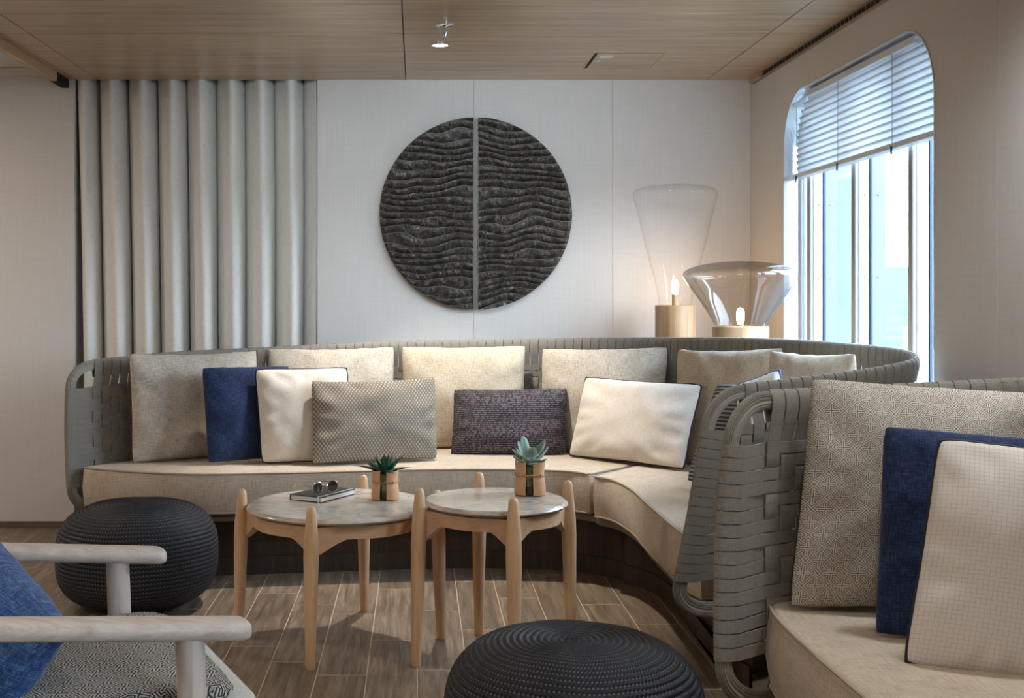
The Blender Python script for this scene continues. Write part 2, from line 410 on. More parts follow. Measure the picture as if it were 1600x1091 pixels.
def leafmat(name, a, b, rough=.45):
    m = Mat(name, rough, 0, .4); uv = m.xyz(m.coord('UV'))
    m.color(m.ramp(m.math('ADD', m.math('ABSOLUTE', m.math('SUBTRACT', uv[0], .5)), m.math('MULTIPLY', m.noise(m.rcoord(), 40, 3), .25)), [(.15, a), (.6, b)])); return m.m
M['aloe'] = leafmat('dark_green_leaf', (58, 96, 72), (22, 50, 40))
M['kal'] = leafmat('silver_green_leaf', (116, 142, 126), (172, 190, 176), .8)
m = Mat('sea_water', 1.0, 0, .0); c = m.coord()
h = m.noise(m.mapping(c, (.02, .1, 1)), 1, 6, .6)
m.color(m.ramp(h, [(.35, (64, 72, 76)), (.65, (80, 87, 90))])); m.bump(h, .3, 1.0); M['sea'] = m.m

# ------------------------------------------------------------------ structure
# sea: seen level with the horizon of a ship heeling slightly
me = make_mesh('sea', [(-600, -3000, 0), (3200, -3000, 0), (3200, 3000, 0), (-600, 3000, 0)], [(0, 1, 2, 3)], None, 0, False)
sea = link('sea', me, M['sea'], None, (0, 0, -14), 'structure')
ta = .0262; dx, dy = .375, .927
from mathutils import Matrix
sea.rotation_euler = Vector((0, 0, 1)).rotation_difference(Vector((-dx*ta, -dy*ta, 1)).normalized()).to_euler()

# floor: wood-look tiles on a grout bed
fl = bbox_obj('floor', (-4.6, 1.85, -2.6, 6.3, -.06, -.0008), M['grout'], None, 0, kind='structure')
TW, TL = .1563, .70
tile_mesh = {}
def tile(x0, y0, y1):
    key = round(y1-y0, 3)
    if key not in tile_mesh:
        v, f = box(-TW/2+.0017, TW/2-.0017, -(y1-y0)/2+.003, (y1-y0)/2-.003, -.006, 0)
        v, f = bevel_vf(v, f, .0005, 1); tile_mesh[key] = make_mesh('tile', v, f, None, 0)
    link('tile', tile_mesh[key], M['tile'], fl, (x0+TW/2, (y0+y1)/2, 0))
known = {-4: 4.67, -3: 4.50, -2: 4.37, -1: 4.04, 0: 4.42, 1: 4.17, 2: 4.60, 3: 4.28}
cnt = 0
for k in range(-15, 11):
    j = known.get(k, 4.2+((k*.61) % 1)*TL)
    y = j
    while y < 6.0: y += TL
    y1 = 6.0
    while y1 > 2.5:
        y -= TL
        y0 = max(y, 2.2) if y < 2.9 else y
        if y1-y0 > .05: tile(k*TW, y0, y1); cnt += 1
        y1 = y
        if y0 != y: break
# nearer floor that the photograph shows nothing of: the same boards, one slab
bbox_obj('tile_field', (-4.5, 1.7, -2.5, 2.199, -.006, 0), M['tile'], fl, 0, kind='stuff')
bbox_obj('tile_field', (-4.5, -15*TW-.001, 2.2, 6.0, -.006, 0), M['tile'], fl, 0, kind='stuff')
bbox_obj('tile_field', (-1.74, -.505, 6.0, 6.204, -.006, 0), M['tile'], fl, 0, kind='stuff')

# back wall of large panels with fine joints
wb_ = bbox_obj('wall_back', (-4.6, 1.85, 6.215, 6.3, -.06, 2.5), M['wall_joint'], None, 0, kind='structure')
bbox_obj('backing', (-4.5, -1.7405, 6.0102, 6.2148, -.06, 2.5), M['wall_joint'], wb_, 0); bbox_obj('backing', (-.5045, 1.85, 6.0102, 6.2148, -.06, 2.5), M['wall_joint'], wb_, 0)
for x0, x1 in ((-4.5, -2.95), (-2.95, -1.74), (-.505, .285), (.285, .99), (.99, 1.689)):
    bbox_obj('wall_panel', (x0+.0008, x1-.0008, 6.0, 6.01, 0, 2.33), M['wall'], wb_, .0008)
bbox_obj('wall_panel', (-1.7395, -.5055, 6.204, 6.2145, 0, 2.45), M['wall'], wb_, .0008)
bbox_obj('pocket_side', (-1.7404, -1.7380, 6.0, 6.204, 0, 2.44), M['wall'], wb_, 0); bbox_obj('pocket_side', (-.5072, -.5046, 6.0, 6.204, 0, 2.44), M['wall'], wb_, 0)
bbox_obj('pocket_front', (-1.81, -.45, 5.98, 6.0, 2.44, 2.52), M['white'], wb_, 0)
bbox_obj('pocket_top', (-1.81, -.45, 5.99, 6.25, 2.44, 2.47), M['white'], wb_, 0)
tag(bbox_obj('baseboard_back', (-4.5, -1.2, 5.99, 6.0, 0, .03), plain('taupe_baseboard', (104, 90, 76), .6).m, None, .001), kind='structure')

# right wall with the rounded window and an added one out of view
def rrect(y0, y1, z0, z1, r, n=10):
    pts = []
    for (cy, cz, a0) in ((y1-r, z1-r, 0), (y0+r, z1-r, 90), (y0+r, z0+r, 180), (y1-r, z0+r, 270)):
        for k in range(n+1):
            a = R(a0+90*k/n); pts.append((cy+r*math.cos(a), cz+r*math.sin(a)))
    return pts
WIN = (3.862, 5.453, .55, 2.09, .25)
def holed_panel(x0, x1, Y0, Y1, Z0, Z1, hole):
    pts = rrect(*hole); n = len(pts); V, Fc = [], []
    q = n//4; cor = [(Y1, Z1), (Y0, Z1), (Y0, Z0), (Y1, Z0)]
    for x in (x0, x1):
        for p in pts: V.append((x, p[0], p[1]))
        for c in cor: V.append((x, c[0], c[1]))
    o = n+4
    for s in (0, o):
        for k in range(4):
            idx = [k*q+i for i in range(q)]
            for a, b in zip(idx, idx[1:]): Fc.append((s+a, s+b, s+n+k))
            nxt = ((k+1) % 4)*q
            Fc.append((s+idx[-1], s+nxt, s+n+(k+1) % 4, s+n+k))
    for i in range(n): Fc.append((i, (i+1) % n, o+(i+1) % n, o+i))
    for k in range(4): Fc.append((n+k, n+(k+1) % 4, o+n+(k+1) % 4, o+n+k))
    return V, Fc
wr_ = bpy.data.objects.new('wall_right', None); COL.objects.link(wr_); wr_['kind'] = 'structure'; ORG['wall_right'] = Vector((0, 0, 0))
SEAM = WALL_X*F/(1408-CX)
for b in ((5.453+.12, 6.0), (1.12, 3.449)): 
    bbox_obj('wall_panel', (WALL_X, WALL_X+.09, b[0], b[1], 0, 2.33), M['wall'], wr_, .0006)
bays = [(3.45, 5.572, WIN), (-2.5, 1.119, (-.45, .65, .75, 2.09, .25))]
for y0, y1, h in bays:
    v, f = holed_panel(WALL_X, WALL_X+.09, y0+.0008, y1-.0008, 0, 2.33, h); obj('wall_panel', v, f, M['wall'], wr_, 'box', 30)
def window(name, hole, full):
    y0, y1, z0, z1, r = hole
    root = bpy.data.objects.new(name, None); COL.objects.link(root); root['kind'] = 'structure'; root.location = (WALL_X, (y0+y1)/2, z0); ORG[root.name] = Vector(root.location)
    # polished reveal lining and flange
    o = rrect(y0, y1, z0, z1, r, 14); i_ = rrect(y0+.006, y1-.006, z0+.006, z1-.006, r-.006, 14); n = len(o); V, Fc = [], []
    for (pp, x) in ((o, WALL_X-.003), (i_, WALL_X-.003), (i_, 1.80), (o, 1.80)): V += [(x, p[0], p[1]) for p in pp]
    for a in range(4):
        for k in range(n): Fc.append((a*n+k, a*n+(k+1) % n, ((a+1) % 4)*n+(k+1) % n, ((a+1) % 4)*n+k))
    obj('reveal', V, Fc, M['reveal'], root, None, 50)
    # outer hull plate around the opening
    v, f = holed_panel(1.78, 1.80, y0-.15, y1+.15, z0-.15, z1+.15, (y0+.004, y1-.004, z0+.004, z1-.004, r-.004)); obj('hull_plate', v, f, M['mull'], root, None, 30)
    bbox_obj('window_head', (1.80, 1.9, y0-.1, y1+.1, z1-.03, z1+.1), M['mull'], root, .003)
    bbox_obj('window_sill', (1.80, 1.9, y0-.1, y1+.1, z0-.13, z0+.02), M['mull'], root, .003)
    ml = ((5.36, .985-.84), (4.81, .06), (4.25, .045)) if full else tuple((y0+(y1-y0)*t, .05) for t in (.25, .6, .92))
    for ym, fin in ml:
        fr = bbox_obj('mullion', (1.792, 1.838, ym, ym+.04, z0, z1+.01), M['mull'], root, .004)
        bbox_obj('mullion_nose', (1.776, 1.792, ym, ym+.04, z0+.01, z1-.02), M['taupe'], fr, .006, 3)
        bbox_obj('gasket', (1.838, 1.846, ym-.004, ym+.044, z0+.01, z1-.02), M['gasket'], fr, .001)
        bbox_obj('outer_fin', (1.846, 1.846+fin, ym+.002, ym+.04, z0-.05, z1+.1), M['fin'], fr, .004)
        if full and ym > 4.5:
            for zz in (1.585, 1.25):
                for xx in (1.82, 1.875):
                    v, f = lathe([(0, .0), (.004, .0), (.004, .003), (0, .004)], 10); v = [Vector((xx+p.x, ym-p.z*1-.0005, zz+p.y)) for p in v]
                    obj('screw', v, f, M['chrome'], fr, None, 40)
    ys = [y0-.05]+[q for q, _ in sorted(ml)]+[y1+.05]
    for a, b in zip(ys, ys[1:]): bbox_obj('pane', (1.840, 1.844, a+.042, b-.002, z0+.01, z1-.02), M['pane' if full else 'pane_clear'], root, 0)
    return root
window('window_1', WIN, True)
window('window_added', bays[1][2], False)  # added window out of view, brings in extra daylight

# remaining room (outside the frame): left wall, front wall
bbox_obj('wall_left', (-4.6, -4.5, -2.6, 6.0, -.06, 2.5), M['wall'], None, 0, kind='structure')
bbox_obj('wall_front', (-4.5, 1.85, -2.6, -2.5, -.06, 2.5), M['wall'], None, 0, kind='structure')

# ceilings: oak planks on the right, white deckhead on the left, dropped edge between
ce = bbox_obj('ceiling', (-1.775, 1.79, -2.5, 6.0, CEIL+.012, 2.46), M['joint'], None, 0, kind='structure')
PW = .354
for (x0, x1) in ((-1.732, -1.618), (-1.618, -.058), (-.058, 1.466), (1.466, 1.689)):
    k = 0
    while True:
        yb = 6.0-k*PW; ya = yb-PW
        if ya < 2.2: break
        bbox_obj('plank', (x0+.002, x1-.002, ya+.0022, yb-.0022, CEIL, CEIL+.014), M['ceil'], ce, .0012, 1, None); k += 1
    bbox_obj('plank', (x0+.0015, x1-.0015, -2.5, yb-.0015, CEIL, CEIL+.014), M['ceil'], ce, .0012, 1, None)
tr = bbox_obj('trim_1', (-1.80, -1.7645, -2.5, 5.80, CEIL-.042, CEIL+.1), M['beam'], None, .001); tr['kind'] = 'structure'
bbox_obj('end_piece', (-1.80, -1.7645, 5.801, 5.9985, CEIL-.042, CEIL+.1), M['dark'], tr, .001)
bbox_obj('underside_strip', (-1.762, -1.734, -2.5, 5.998, CEIL+.001, CEIL+.012), M['beam'], tr, .0005)
uc = bbox_obj('ceiling_left', (-4.6, -1.80, -2.5, 6.05, 2.325, 2.42), M['white'], None, 0, kind='structure')
tag(bbox_obj('trim_2', (-4.5, -1.80, 5.975, 6.0, 2.285, 2.325), M['white'], None, .003), kind='structure')
# ventilation strip along the top of the right wall
vt = thing('air_vent', 'narrow slotted air vent strip along the top of the window wall', 'vent', (1.68, 4, CEIL-.03))
bbox_obj('vent_body', (1.676, 1.688, 0, 5.92, CEIL-.034, CEIL-.001), M['vent'], vt, .001)
bbox_obj('end_block', (1.662, 1.688, 5.76, 5.93, CEIL-.03, CEIL-.001), M['beam'], vt, .001)
sm = None
y = 3.9
while y < 5.74:
    bbox_obj('slot', (1.6735, 1.6762, y, y+.031, CEIL-.026, CEIL-.008), M['dark'], vt, 0); y += .044

# ------------------------------------------------------------------ light fittings, with added unseen fill lamps
def downlight(x, y, e, label, group=None, ang=74):
    t = thing('downlight', label, 'light', (x, y, CEIL), group)
    v, f = lathe([(.042, 0), (.042, -.003), (.035, -.004), (.034, .0), ], 32, (x, y, CEIL), True); obj('trim_ring', v, f, M['dark'] if False else M['chrome'], t)
    v, f = lathe([(0, -.0022), (.033, -.0022), (.033, -.0005), (0, -.0005)], 32, (x, y, CEIL)); obj('lens', v, f, M['led'], t)
    l = add_light('downlight_lamp', 'SPOT', (x, y, CEIL-.012), e, (1.0, .92, .82), (0, 0, 0), spot_size=R(ang), spot_blend=.55, shadow_soft_size=.022)
downlight(.100, 5.156, SPOT, 'small round recessed downlight in the oak ceiling beside the sprinkler')
for (x, y) in ((-.55, 1.6), (.75, 1.6), (-.55, -.8), (.75, -.8)):  # added lamps behind the camera, only to fill the room with light
    downlight(x, y, ROOM_FILL*1.6, 'added fill downlight in the oak ceiling behind the camera', 'added fill lamps behind the camera', 130)
for (x, y) in ((-2.7, 4.6), (-2.7, 2.0), (-2.7, -.5)):  # added warm fill lamps, never in view
    t = thing('ceiling_fill', 'added flat fill lamp on the white ceiling out of view', 'light', (x, y, 2.325), 'added fill lamps on the white ceiling')
    v, f = lathe([(0, -.03), (.14, -.03), (.16, -.02), (.16, 0)], 32, (x, y, 2.325)); obj('shade', v, f, M['led'], t)
    add_light('ceiling_fill_light', 'AREA', (x, y, 2.285), ROOM_FILL*1.5, (1.0, .88, .76), (0, 0, 0), shape='DISK', size=.3)
t = thing('downlight', 'added cool fill downlight above the near sofa, out of view', 'light', (1.40, 2.62, CEIL))  # added cool lamp out of view, lifts the near cushions from above
v, f = lathe([(.042, 0), (.042, -.003), (.035, -.004), (.034, .0)], 32, (1.40, 2.62, CEIL), True); obj('trim_ring', v, f, M['chrome'], t)
v, f = lathe([(0, -.0022), (.033, -.0022), (.033, -.0005), (0, -.0005)], 32, (1.40, 2.62, CEIL)); obj('lens', v, f, M['led'], t)
add_light('downlight_lamp', 'SPOT', (1.40, 2.62, CEIL-.012), NEAR_FILL, (.88, .95, 1.0), (0, 0, 0), spot_size=R(150), spot_blend=.7, shadow_soft_size=.12)
for (x, y) in ((-.42, 4.12), (.45, 4.12), (1.1, 4.12), (.02, 4.26)):       # added cool fill spots, out of view, brightening the back wall and curtain
    t = thing('wall_fill', 'added cool fill spot in the ceiling above the round tables, out of view', 'light', (x, y, CEIL), 'added fill spots for the back wall')
    v, f = lathe([(.052, 0), (.052, -.004), (.044, -.005), (.043, .0)], 32, (x, y, CEIL), True); obj('trim_ring', v, f, M['chrome'], t)
    v, f = lathe([(0, -.003), (.042, -.003), (.042, -.0005), (0, -.0005)], 32, (x, y, CEIL)); obj('lens', v, f, M['led'], t)
    d = Vector((x*.85+.06 if y < 4.2 else -1.15, 6.0, 1.72 if y < 4.2 else 1.45))-Vector((x, y, CEIL-.02))
    add_light('wall_fill_lamp', 'SPOT', (x, y, CEIL-.02), WALL_FILL*(.8 if x > 1 else .6 if y > 4.2 else 1), (.72, .88, 1.0), d.to_track_quat('-Z', 'Y').to_euler(), spot_size=R(74), spot_blend=.9, shadow_soft_size=.16)
# sprinkler
p = Vector((.110, 4.77, CEIL)); t = thing('sprinkler', 'chrome fire sprinkler head hanging from the oak ceiling', 'sprinkler', p)
v, f = lathe([(.036, 0), (.036, -.004), (.028, -.010), (.016, -.012), (0, -.012)], 28, p); obj('flange', v, f, M['chrome'], t)
v, f = lathe([(.013, -.010), (.013, -.03), (.009, -.034), (.006, -.05), (0, -.05)], 16, p); obj('body', v, f, M['chrome'], t)
for s in (-1, 1):
    v, f = tube([p+Vector((s*.010, 0, -.028)), p+Vector((s*.012, 0, -.042)), p+Vector((s*.003, 0, -.056))], .0025, 8); obj('frame_arm', v, f, M['chrome'], t)
v, f = lathe([(0, -.054), (.013, -.056), (.013, -.058), (0, -.059)], 16, p); obj('deflector', v, f, M['chrome'], t)
# access hatch
t = thing('access_hatch', 'flush oak access hatch in the ceiling with a small white label and key latch', 'hatch', (.958, 5.5, CEIL))
hx0, hx1, hy0, hy1 = .80, 1.116, 5.32, 5.68
fr = [(hx0-.008, hx0, hy0-.008, hy1+.008), (hx1, hx1+.008, hy0-.008, hy1+.008), (hx0, hx1, hy0-.008, hy0), (hx0, hx1, hy1, hy1+.008)]
v, f = join_vf(*[box(a, b, c, d, CEIL-.002, CEIL+.001) for a, b, c, d in fr]); obj('hatch_frame', v, f, plain('hatch_edge', (196, 170, 136), .5).m, t)
bbox_obj('hatch_gap', (hx0+.001, hx0+.012, hy0+.001, hy1-.001, CEIL-.0012, CEIL-.0002), M['dark'], t, 0)
bbox_obj('hatch_gap', (hx0+.012, hx1-.001, hy0+.001, hy0+.013, CEIL-.0012, CEIL-.0002), M['dark'], t, 0)
bbox_obj('hatch_panel', (hx0+.013, hx1-.004, hy0+.014, hy1-.002, CEIL-.004, CEIL-.0005), M['ceil'], t, .001, 1, None)
bbox_obj('label_plate', (hx0+.03, hx0+.09, hy0+.05, hy0+.1, CEIL-.006, CEIL-.004), M['white'], t, .0005)
v, f = lathe([(0, -.008), (.01, -.008), (.012, -.004)], 16, (hx0+.035, hy0+.17, CEIL)); obj('key_latch', v, f, M['chrome'], t)

# ------------------------------------------------------------------ curtain
nfold, per, nzv = 8, 26, 22
V, UVs, Fc = [], [], []
nx = nfold*per
zt, zb = CEIL+.10, .04
for j in range(nzv+1):
    q = j/nzv; z = zt+(zb-zt)*q
    xl = -1.733+.035*min(1, q*1.5); xr = -.517+.003*math.sin(q*5)
    for i in range(nx+1):
        u = i/nx; ph = 2*math.pi*(u*nfold-.06)
        w = u+.006*nz(u*9, q*1.5, 3)
        x = xl+(xr-xl)*w+.018*math.sin(ph+.6)*(.8+.2*q)
        amp = .066*(1+.25*nz(u*6, q*1.2, 8))
        y = 6.094-amp*1.28*(math.cos(ph)+.20*math.sin(2*ph)+.02*math.cos(3*ph))
        V.append((x, y, z)); UVs.append((u*2.4, z))
for j in range(nzv):
    for i in range(nx):
        a = j*(nx+1)+i; Fc.append((a, a+1, a+nx+2, a+nx+1))
t = thing('curtain', 'floor length off-white curtain in deep folds beside the round wall relief', 'curtain', (-1.1, 6.09, 0))
cu = obj('cloth', V, Fc, M['curtain'], t, UVs, 180, None, False)
md = cu.modifiers.new('thickness', 'SOLIDIFY'); md.thickness = .003
bbox_obj('curtain_track', (-1.76, -.52, 6.085, 6.105, CEIL+.10, CEIL+.115), M['white'], t, .001)

# ------------------------------------------------------------------ wall relief, two half discs
def relief(name, side, label, seed):
    cx, cz, r, gap = .295, 1.587, .485, .012
    V, Fc, cr = [], [], []
    nr, nc = 500, 90
    def hgt(x, z):
        wob = .055*nz(x*3.0+seed, z*3.4, seed)+.02*nz(x*7+seed*2, z*10, 1)
        ph = (z+wob)*26/(2*r)*(1+.0*x)+.5*nz(x*4+seed, z*9, 5)
        fr_ = ph-math.floor(ph)
        lump = (.006*nz(x*24, z*16, seed)+.004*nz(x*55, z*40, 2))*min(1, 4*fr_*(1.05-fr_))
        prof = .002+.016*fr_**1.1+.006*math.sin(math.pi*fr_) if fr_ < .90 else .002+.0161+(fr_-.90)*.09
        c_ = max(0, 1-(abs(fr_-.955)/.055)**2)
        return prof+lump, c_
    for i in range(nr+1):
        z = -r+2*r*i/nr
        ext = math.sqrt(max(1e-6, r*r-z*z))
        ext = max(ext, .012)
        for j in range(nc+1):
            xx = gap+(ext-gap)*j/nc if ext > gap else gap+.001*j/nc
            hh, c_ = hgt(side*xx, z)
            e = min(1, (nc-j)/3.0, (i+.5)/3, (nr-i+.5)/3)
            jag = .0035*nz(z*90, seed, 0) if j == 0 else 0
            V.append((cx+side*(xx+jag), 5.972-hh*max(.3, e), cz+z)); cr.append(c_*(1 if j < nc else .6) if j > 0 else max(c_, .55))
    n1 = len(V)
    for i in range(nr):
        for j in range(nc):
            a = i*(nc+1)+j; Fc.append((a, a+1, a+nc+2, a+nc+1))
    # rim back to the mounting plane
    ring = [i*(nc+1) for i in range(nr+1)]+[nr*(nc+1)+j for j in range(1, nc+1)]+[i*(nc+1)+nc for i in range(nr-1, -1, -1)]+[j for j in range(nc-1, 0, -1)]
    o = len(V)
    for k in ring: V.append((V[k][0], 5.997, V[k][2])); cr.append(0)
    m_ = len(ring)
    for k in range(m_): Fc.append((ring[k], ring[(k+1) % m_], o+(k+1) % m_, o+k))
    Fc.append(tuple(o+k for k in range(m_)))
    ob = obj(name, V, Fc, M['art'], None, None, 60, None, True)
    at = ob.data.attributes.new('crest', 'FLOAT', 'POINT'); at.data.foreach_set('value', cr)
    tag(ob, label, 'wall art'); return ob
relief('wall_relief', -1, 'curtain-side half of the round dark rippled wall relief', 3.1)
relief('wall_relief', 1, 'lamp-side half of the round dark rippled wall relief', 9.7)

# ------------------------------------------------------------------ woven sofas
def woven_back(root, rim, lean, zb, end_ext0, end_ext1, seed, rows=16):
    n = 400
    rim = [p-Vector((0, 0, .020)) for p in rim]
    top, L = resample(catmull(rim, 12), n)
    nor = []
    for i in range(n):
        a, b = top[max(0, i-2)], top[min(n-1, i+2)]; t_ = Vector((b.x-a.x, b.y-a.y, 0)).normalized()
        nor.append(Vector((t_.y, -t_.x, 0)))            # towards the seat for a path that runs left to right behind it
    bot = []
    for i in range(n):
        s = i/(n-1)*L; p = top[i]+nor[i]*lean; p = Vector((p.x, p.y, zb))
        a, b = top[max(0, i-2)], top[min(n-1, i+2)]; t_ = Vector((b.x-a.x, b.y-a.y, 0)).normalized()
        e0 = max(0, 1-s/.4); e1 = max(0, 1-(L-s)/.4)
        bot.append(p-t_*end_ext0*e0**2+t_*end_ext1*e1**2)
    def S(sm, v):
        x = max(0, min(1, sm/L))*(n-1); i = min(n-2, int(x)); f = x-i
        T = top[i].lerp(top[i+1], f); B = bot[i].lerp(bot[i+1], f); N = nor[i].lerp(nor[i+1], f).normalized()
        P = B.lerp(T, v)-N*.018*math.sin(math.pi*v)
        return P, N
    hgt = sum((top[i]-bot[i]).length for i in range(n))/n
    r = .095
    # frame: ribbed cord wound round a flat tube, one closed loop
    loop = []
    step = .03
    ns = int((L-2*r)/step)
    for k in range(ns+1): loop.append((r+(L-2*r)*k/ns, hgt))
    for k in range(1, 10): a = R(90-9*k); loop.append((L-r+r*math.cos(a), hgt-r+r*math.sin(a)))
    nv = 12
    for k in range(nv+1): loop.append((L, hgt-r-(hgt-2*r)*k/nv))
    for k in range(1, 10): a = R(-9*k); loop.append((L-r+r*math.cos(a), r+r*math.sin(a)))
    for k in range(ns+1): loop.append((L-r-(L-2*r)*k/ns, 0))
    for k in range(1, 10): a = R(270-9*k); loop.append((r+r*math.cos(a), r+r*math.sin(a)))
    for k in range(nv+1): loop.append((0, r+(hgt-2*r)*k/nv))
    for k in range(1, 10): a = R(180-9*k); loop.append((r+r*math.cos(a), hgt-r+r*math.sin(a)))
    pts = [S(a, b/hgt) for a, b in loop]; m_ = len(pts)
    HB, HN, nseg, nrib = .022, .0105, 60, 20
    V, Fc = [], []
    for i in range(m_):
        P, N = pts[i]; T = (pts[(i+1) % m_][0]-pts[i-1][0]).normalized(); B = N.cross(T).normalized(); N2 = T.cross(B).normalized()
        for k in range(nseg):
            a = 2*math.pi*k/nseg; ca, sa = math.cos(a), math.sin(a)
            rb = 1-.24*(1 if k % 3 == 0 else 0)
            V.append(P+B*(HB*math.copysign(abs(ca)**.7, ca)*rb)+N2*(HN*math.copysign(abs(sa)**.7, sa)*rb))
    for i in range(m_):
        j = (i+1) % m_
        for k in range(nseg): l = (k+1) % nseg; Fc.append((i*nseg+k, i*nseg+l, j*nseg+l, j*nseg+k))
    obj('frame', V, Fc, M['frame'], root, None, 35)
    # straps
    def ribbon(path, wid, th=.0022):
        V, Fc, U = [], [], []; m_ = len(path); acc = 0
        for i, (P, N, Wd) in enumerate(path):
            if i: acc += (P-path[i-1][0]).length
            for (a, b) in ((-1, -1), (1, -1), (1, 1), (-1, 1)):
                V.append(P+Wd*(wid/2*a*(1 if b < 0 else .97))+N*(th/2*b)); U.append((acc, a*wid/2))
        for i in range(m_-1):
            for k in range(4): l = (k+1) % 4; Fc.append((i*4+k, i*4+l, i*4+4+l, i*4+4+k))
        Fc.append((0, 1, 2, 3)); Fc.append(tuple((m_-1)*4+k for k in (3, 2, 1, 0)))
        return V, Fc, U
    nvs = int((L-2*r-.02)/.0425); vp = (L-2*r-.02)/nvs; us = [r+.01+vp*(i+.5) for i in range(nvs)]
    hp = (hgt-2*r-.01)/rows; hs = [r+.005+hp*(j+.5) for j in range(rows)]
    over = lambda i, j: ((i+j) % 4) < 2                  # horizontal strap in front
    HB2, HN2 = HB+.0025, HN+.0025
    E = .0032
    def wrap(base, N, D, Wd, sgn=1):                      # half turn round the tube: D points outward in the plane
        out = []
        for a in range(0, 181, 30):
            ca, sa = math.cos(R(a)), math.sin(R(a))
            nn = (N*ca*HB2+D*sa*HN2).normalized()
            out.append((base+N*(HN2*ca)+D*(HB2*sa), nn, Wd))
        return out
    for i, u in enumerate(us):
        P1, N = S(u, 1); P0, _ = S(u, 0); up = (P1-P0).normalized(); Wd = (S(u+.01, .5)[0]-S(u-.01, .5)[0]).normalized()
        core = []
        for j in reversed(range(rows)):
            o_ = -E if over(i, j) else E
            for dv in (.32, -.32):
                P, N_ = S(u, (hs[j]+dv*hp)/hgt); core.append((P+N_*o_, N_, Wd))
        st = [(P1-up*(HB+.035)+N*(E+.001), N, Wd), (P1-up*HB*.8+N*HN2, N, Wd)]
        wr_t = [(P1-up*(HB+.03)-N*(E+.004), -N, Wd), (P1-up*HB*.8-N*HN2, -N, Wd)]+wrap(P1, -N, up, Wd)+[st[1], st[0]]
        en = [(P0+up*(HB+.03)+N*(E+.001), N, Wd), (P0+up*HB*.8+N*HN2, N, Wd)]+wrap(P0, N, -up, Wd)+[(P0+up*HB*.8-N*HN2, -N, Wd), (P0+up*(HB+.03)-N*(E+.004), -N, Wd)]
        v, f, q = ribbon(wr_t+core+en, vp*.92); obj('strap', v, f, M['strap'], root, q, 60, None, False)
    for j, vv in enumerate(hs):
        PA, NA = S(0, vv/hgt); PB, NB = S(L, vv/hgt); up = Vector((0, 0, 1))
        DA = (S(0, vv/hgt)[0]-S(.02, vv/hgt)[0]).normalized(); DB = (S(L, vv/hgt)[0]-S(L-.02, vv/hgt)[0]).normalized()
        uA = (S(0, vv/hgt+.02)[0]-S(0, vv/hgt-.02)[0]).normalized(); uB = (S(L, vv/hgt+.02)[0]-S(L, vv/hgt-.02)[0]).normalized()
        DA = (DA-uA*DA.dot(uA)).normalized(); DB = (DB-uB*DB.dot(uB)).normalized()
        path = [(PA-DA*(HB+.03)-NA*(E+.004), -NA, uA), (PA-DA*HB*.8-NA*HN2, -NA, uA)]+wrap(PA, -NA, DA, uA)+[(PA-DA*HB*.8+NA*HN2, NA, uA), (PA-DA*(HB+.03)+NA*(E+.001), NA, uA)]
        for i, u in enumerate(us):
            o_ = E if over(i, j) else -E
            for du in (-.32, .32):
                P, N_ = S(u+du*vp, vv/hgt); path.append((P+N_*o_, N_, up))
        path += [(PB-DB*(HB+.03)+NB*(E+.001), NB, uB), (PB-DB*HB*.8+NB*HN2, NB, uB)]+wrap(PB, NB, DB, uB)+[(PB-DB*HB*.8-NB*HN2, -NB, uB), (PB-DB*(HB+.03)-NB*(E+.004), -NB, uB)]
        v, f, q = ribbon(path, hp*.91); obj('strap', v, f, M['strap'], root, q, 60, None, False)
    return S, L
def off_poly(poly, d):
    n = len(poly); out = []
    A = sum(poly[i].x*poly[(i+1) % n].y-poly[(i+1) % n].x*poly[i].y for i in range(n))
    sg = 1 if A > 0 else -1
    for i in range(n):
        a, b, c = poly[i-1], poly[i], poly[(i+1) % n]
        t1 = (b-a).normalized(); t2 = (c-b).normalized(); n1 = Vector((-t1.y, t1.x))*sg; n2 = Vector((-t2.y, t2.x))*sg
        m_ = (n1+n2); m_ = m_/max(.35, m_.length_squared/2) if m_.length > .1 else n1
        out.append(b+m_*d)
    return out
def slab(name, poly, z0, z1, r, mat, parent, uv='box', bulge=0.0):
    poly = [Vector((p[0], p[1])) for p in poly]; n = len(poly)
    rings = [(r, z0), (r*.3, z0+r*.3), (0, z0+r), (-bulge, (z0+z1)/2), (0, z1-r), (r*.3, z1-r*.3), (r, z1)]
    if r <= 0: rings = [(0, z0), (0, z1)]
    V, Fc = [], []
    for d, z in rings:
        for p in (off_poly(poly, d) if d else poly): V.append((p.x, p.y, z))
    for i in range(len(rings)-1):
        for k in range(n): l = (k+1) % n; Fc.append((i*n+k, i*n+l, (i+1)*n+l, (i+1)*n+k))
    Fc.append(tuple(range(n))[::-1]); Fc.append(tuple((len(rings)-1)*n+k for k in range(n)))
    return obj(name, V, Fc, mat, parent, uv, 50)
def pipe_round(name, poly, z, d, rad, mat, parent):
    p = off_poly([Vector((q[0], q[1])) for q in poly], d)
    v, f = tube([Vector((q.x, q.y, z)) for q in p], rad, 6, True); return obj(name, v, f, mat, parent, None, 60)
def cr2(pts, per=6): return [Vector((p.x, p.y)) for p in catmull([Vector((a, b, 0)) for a, b in pts], per)]

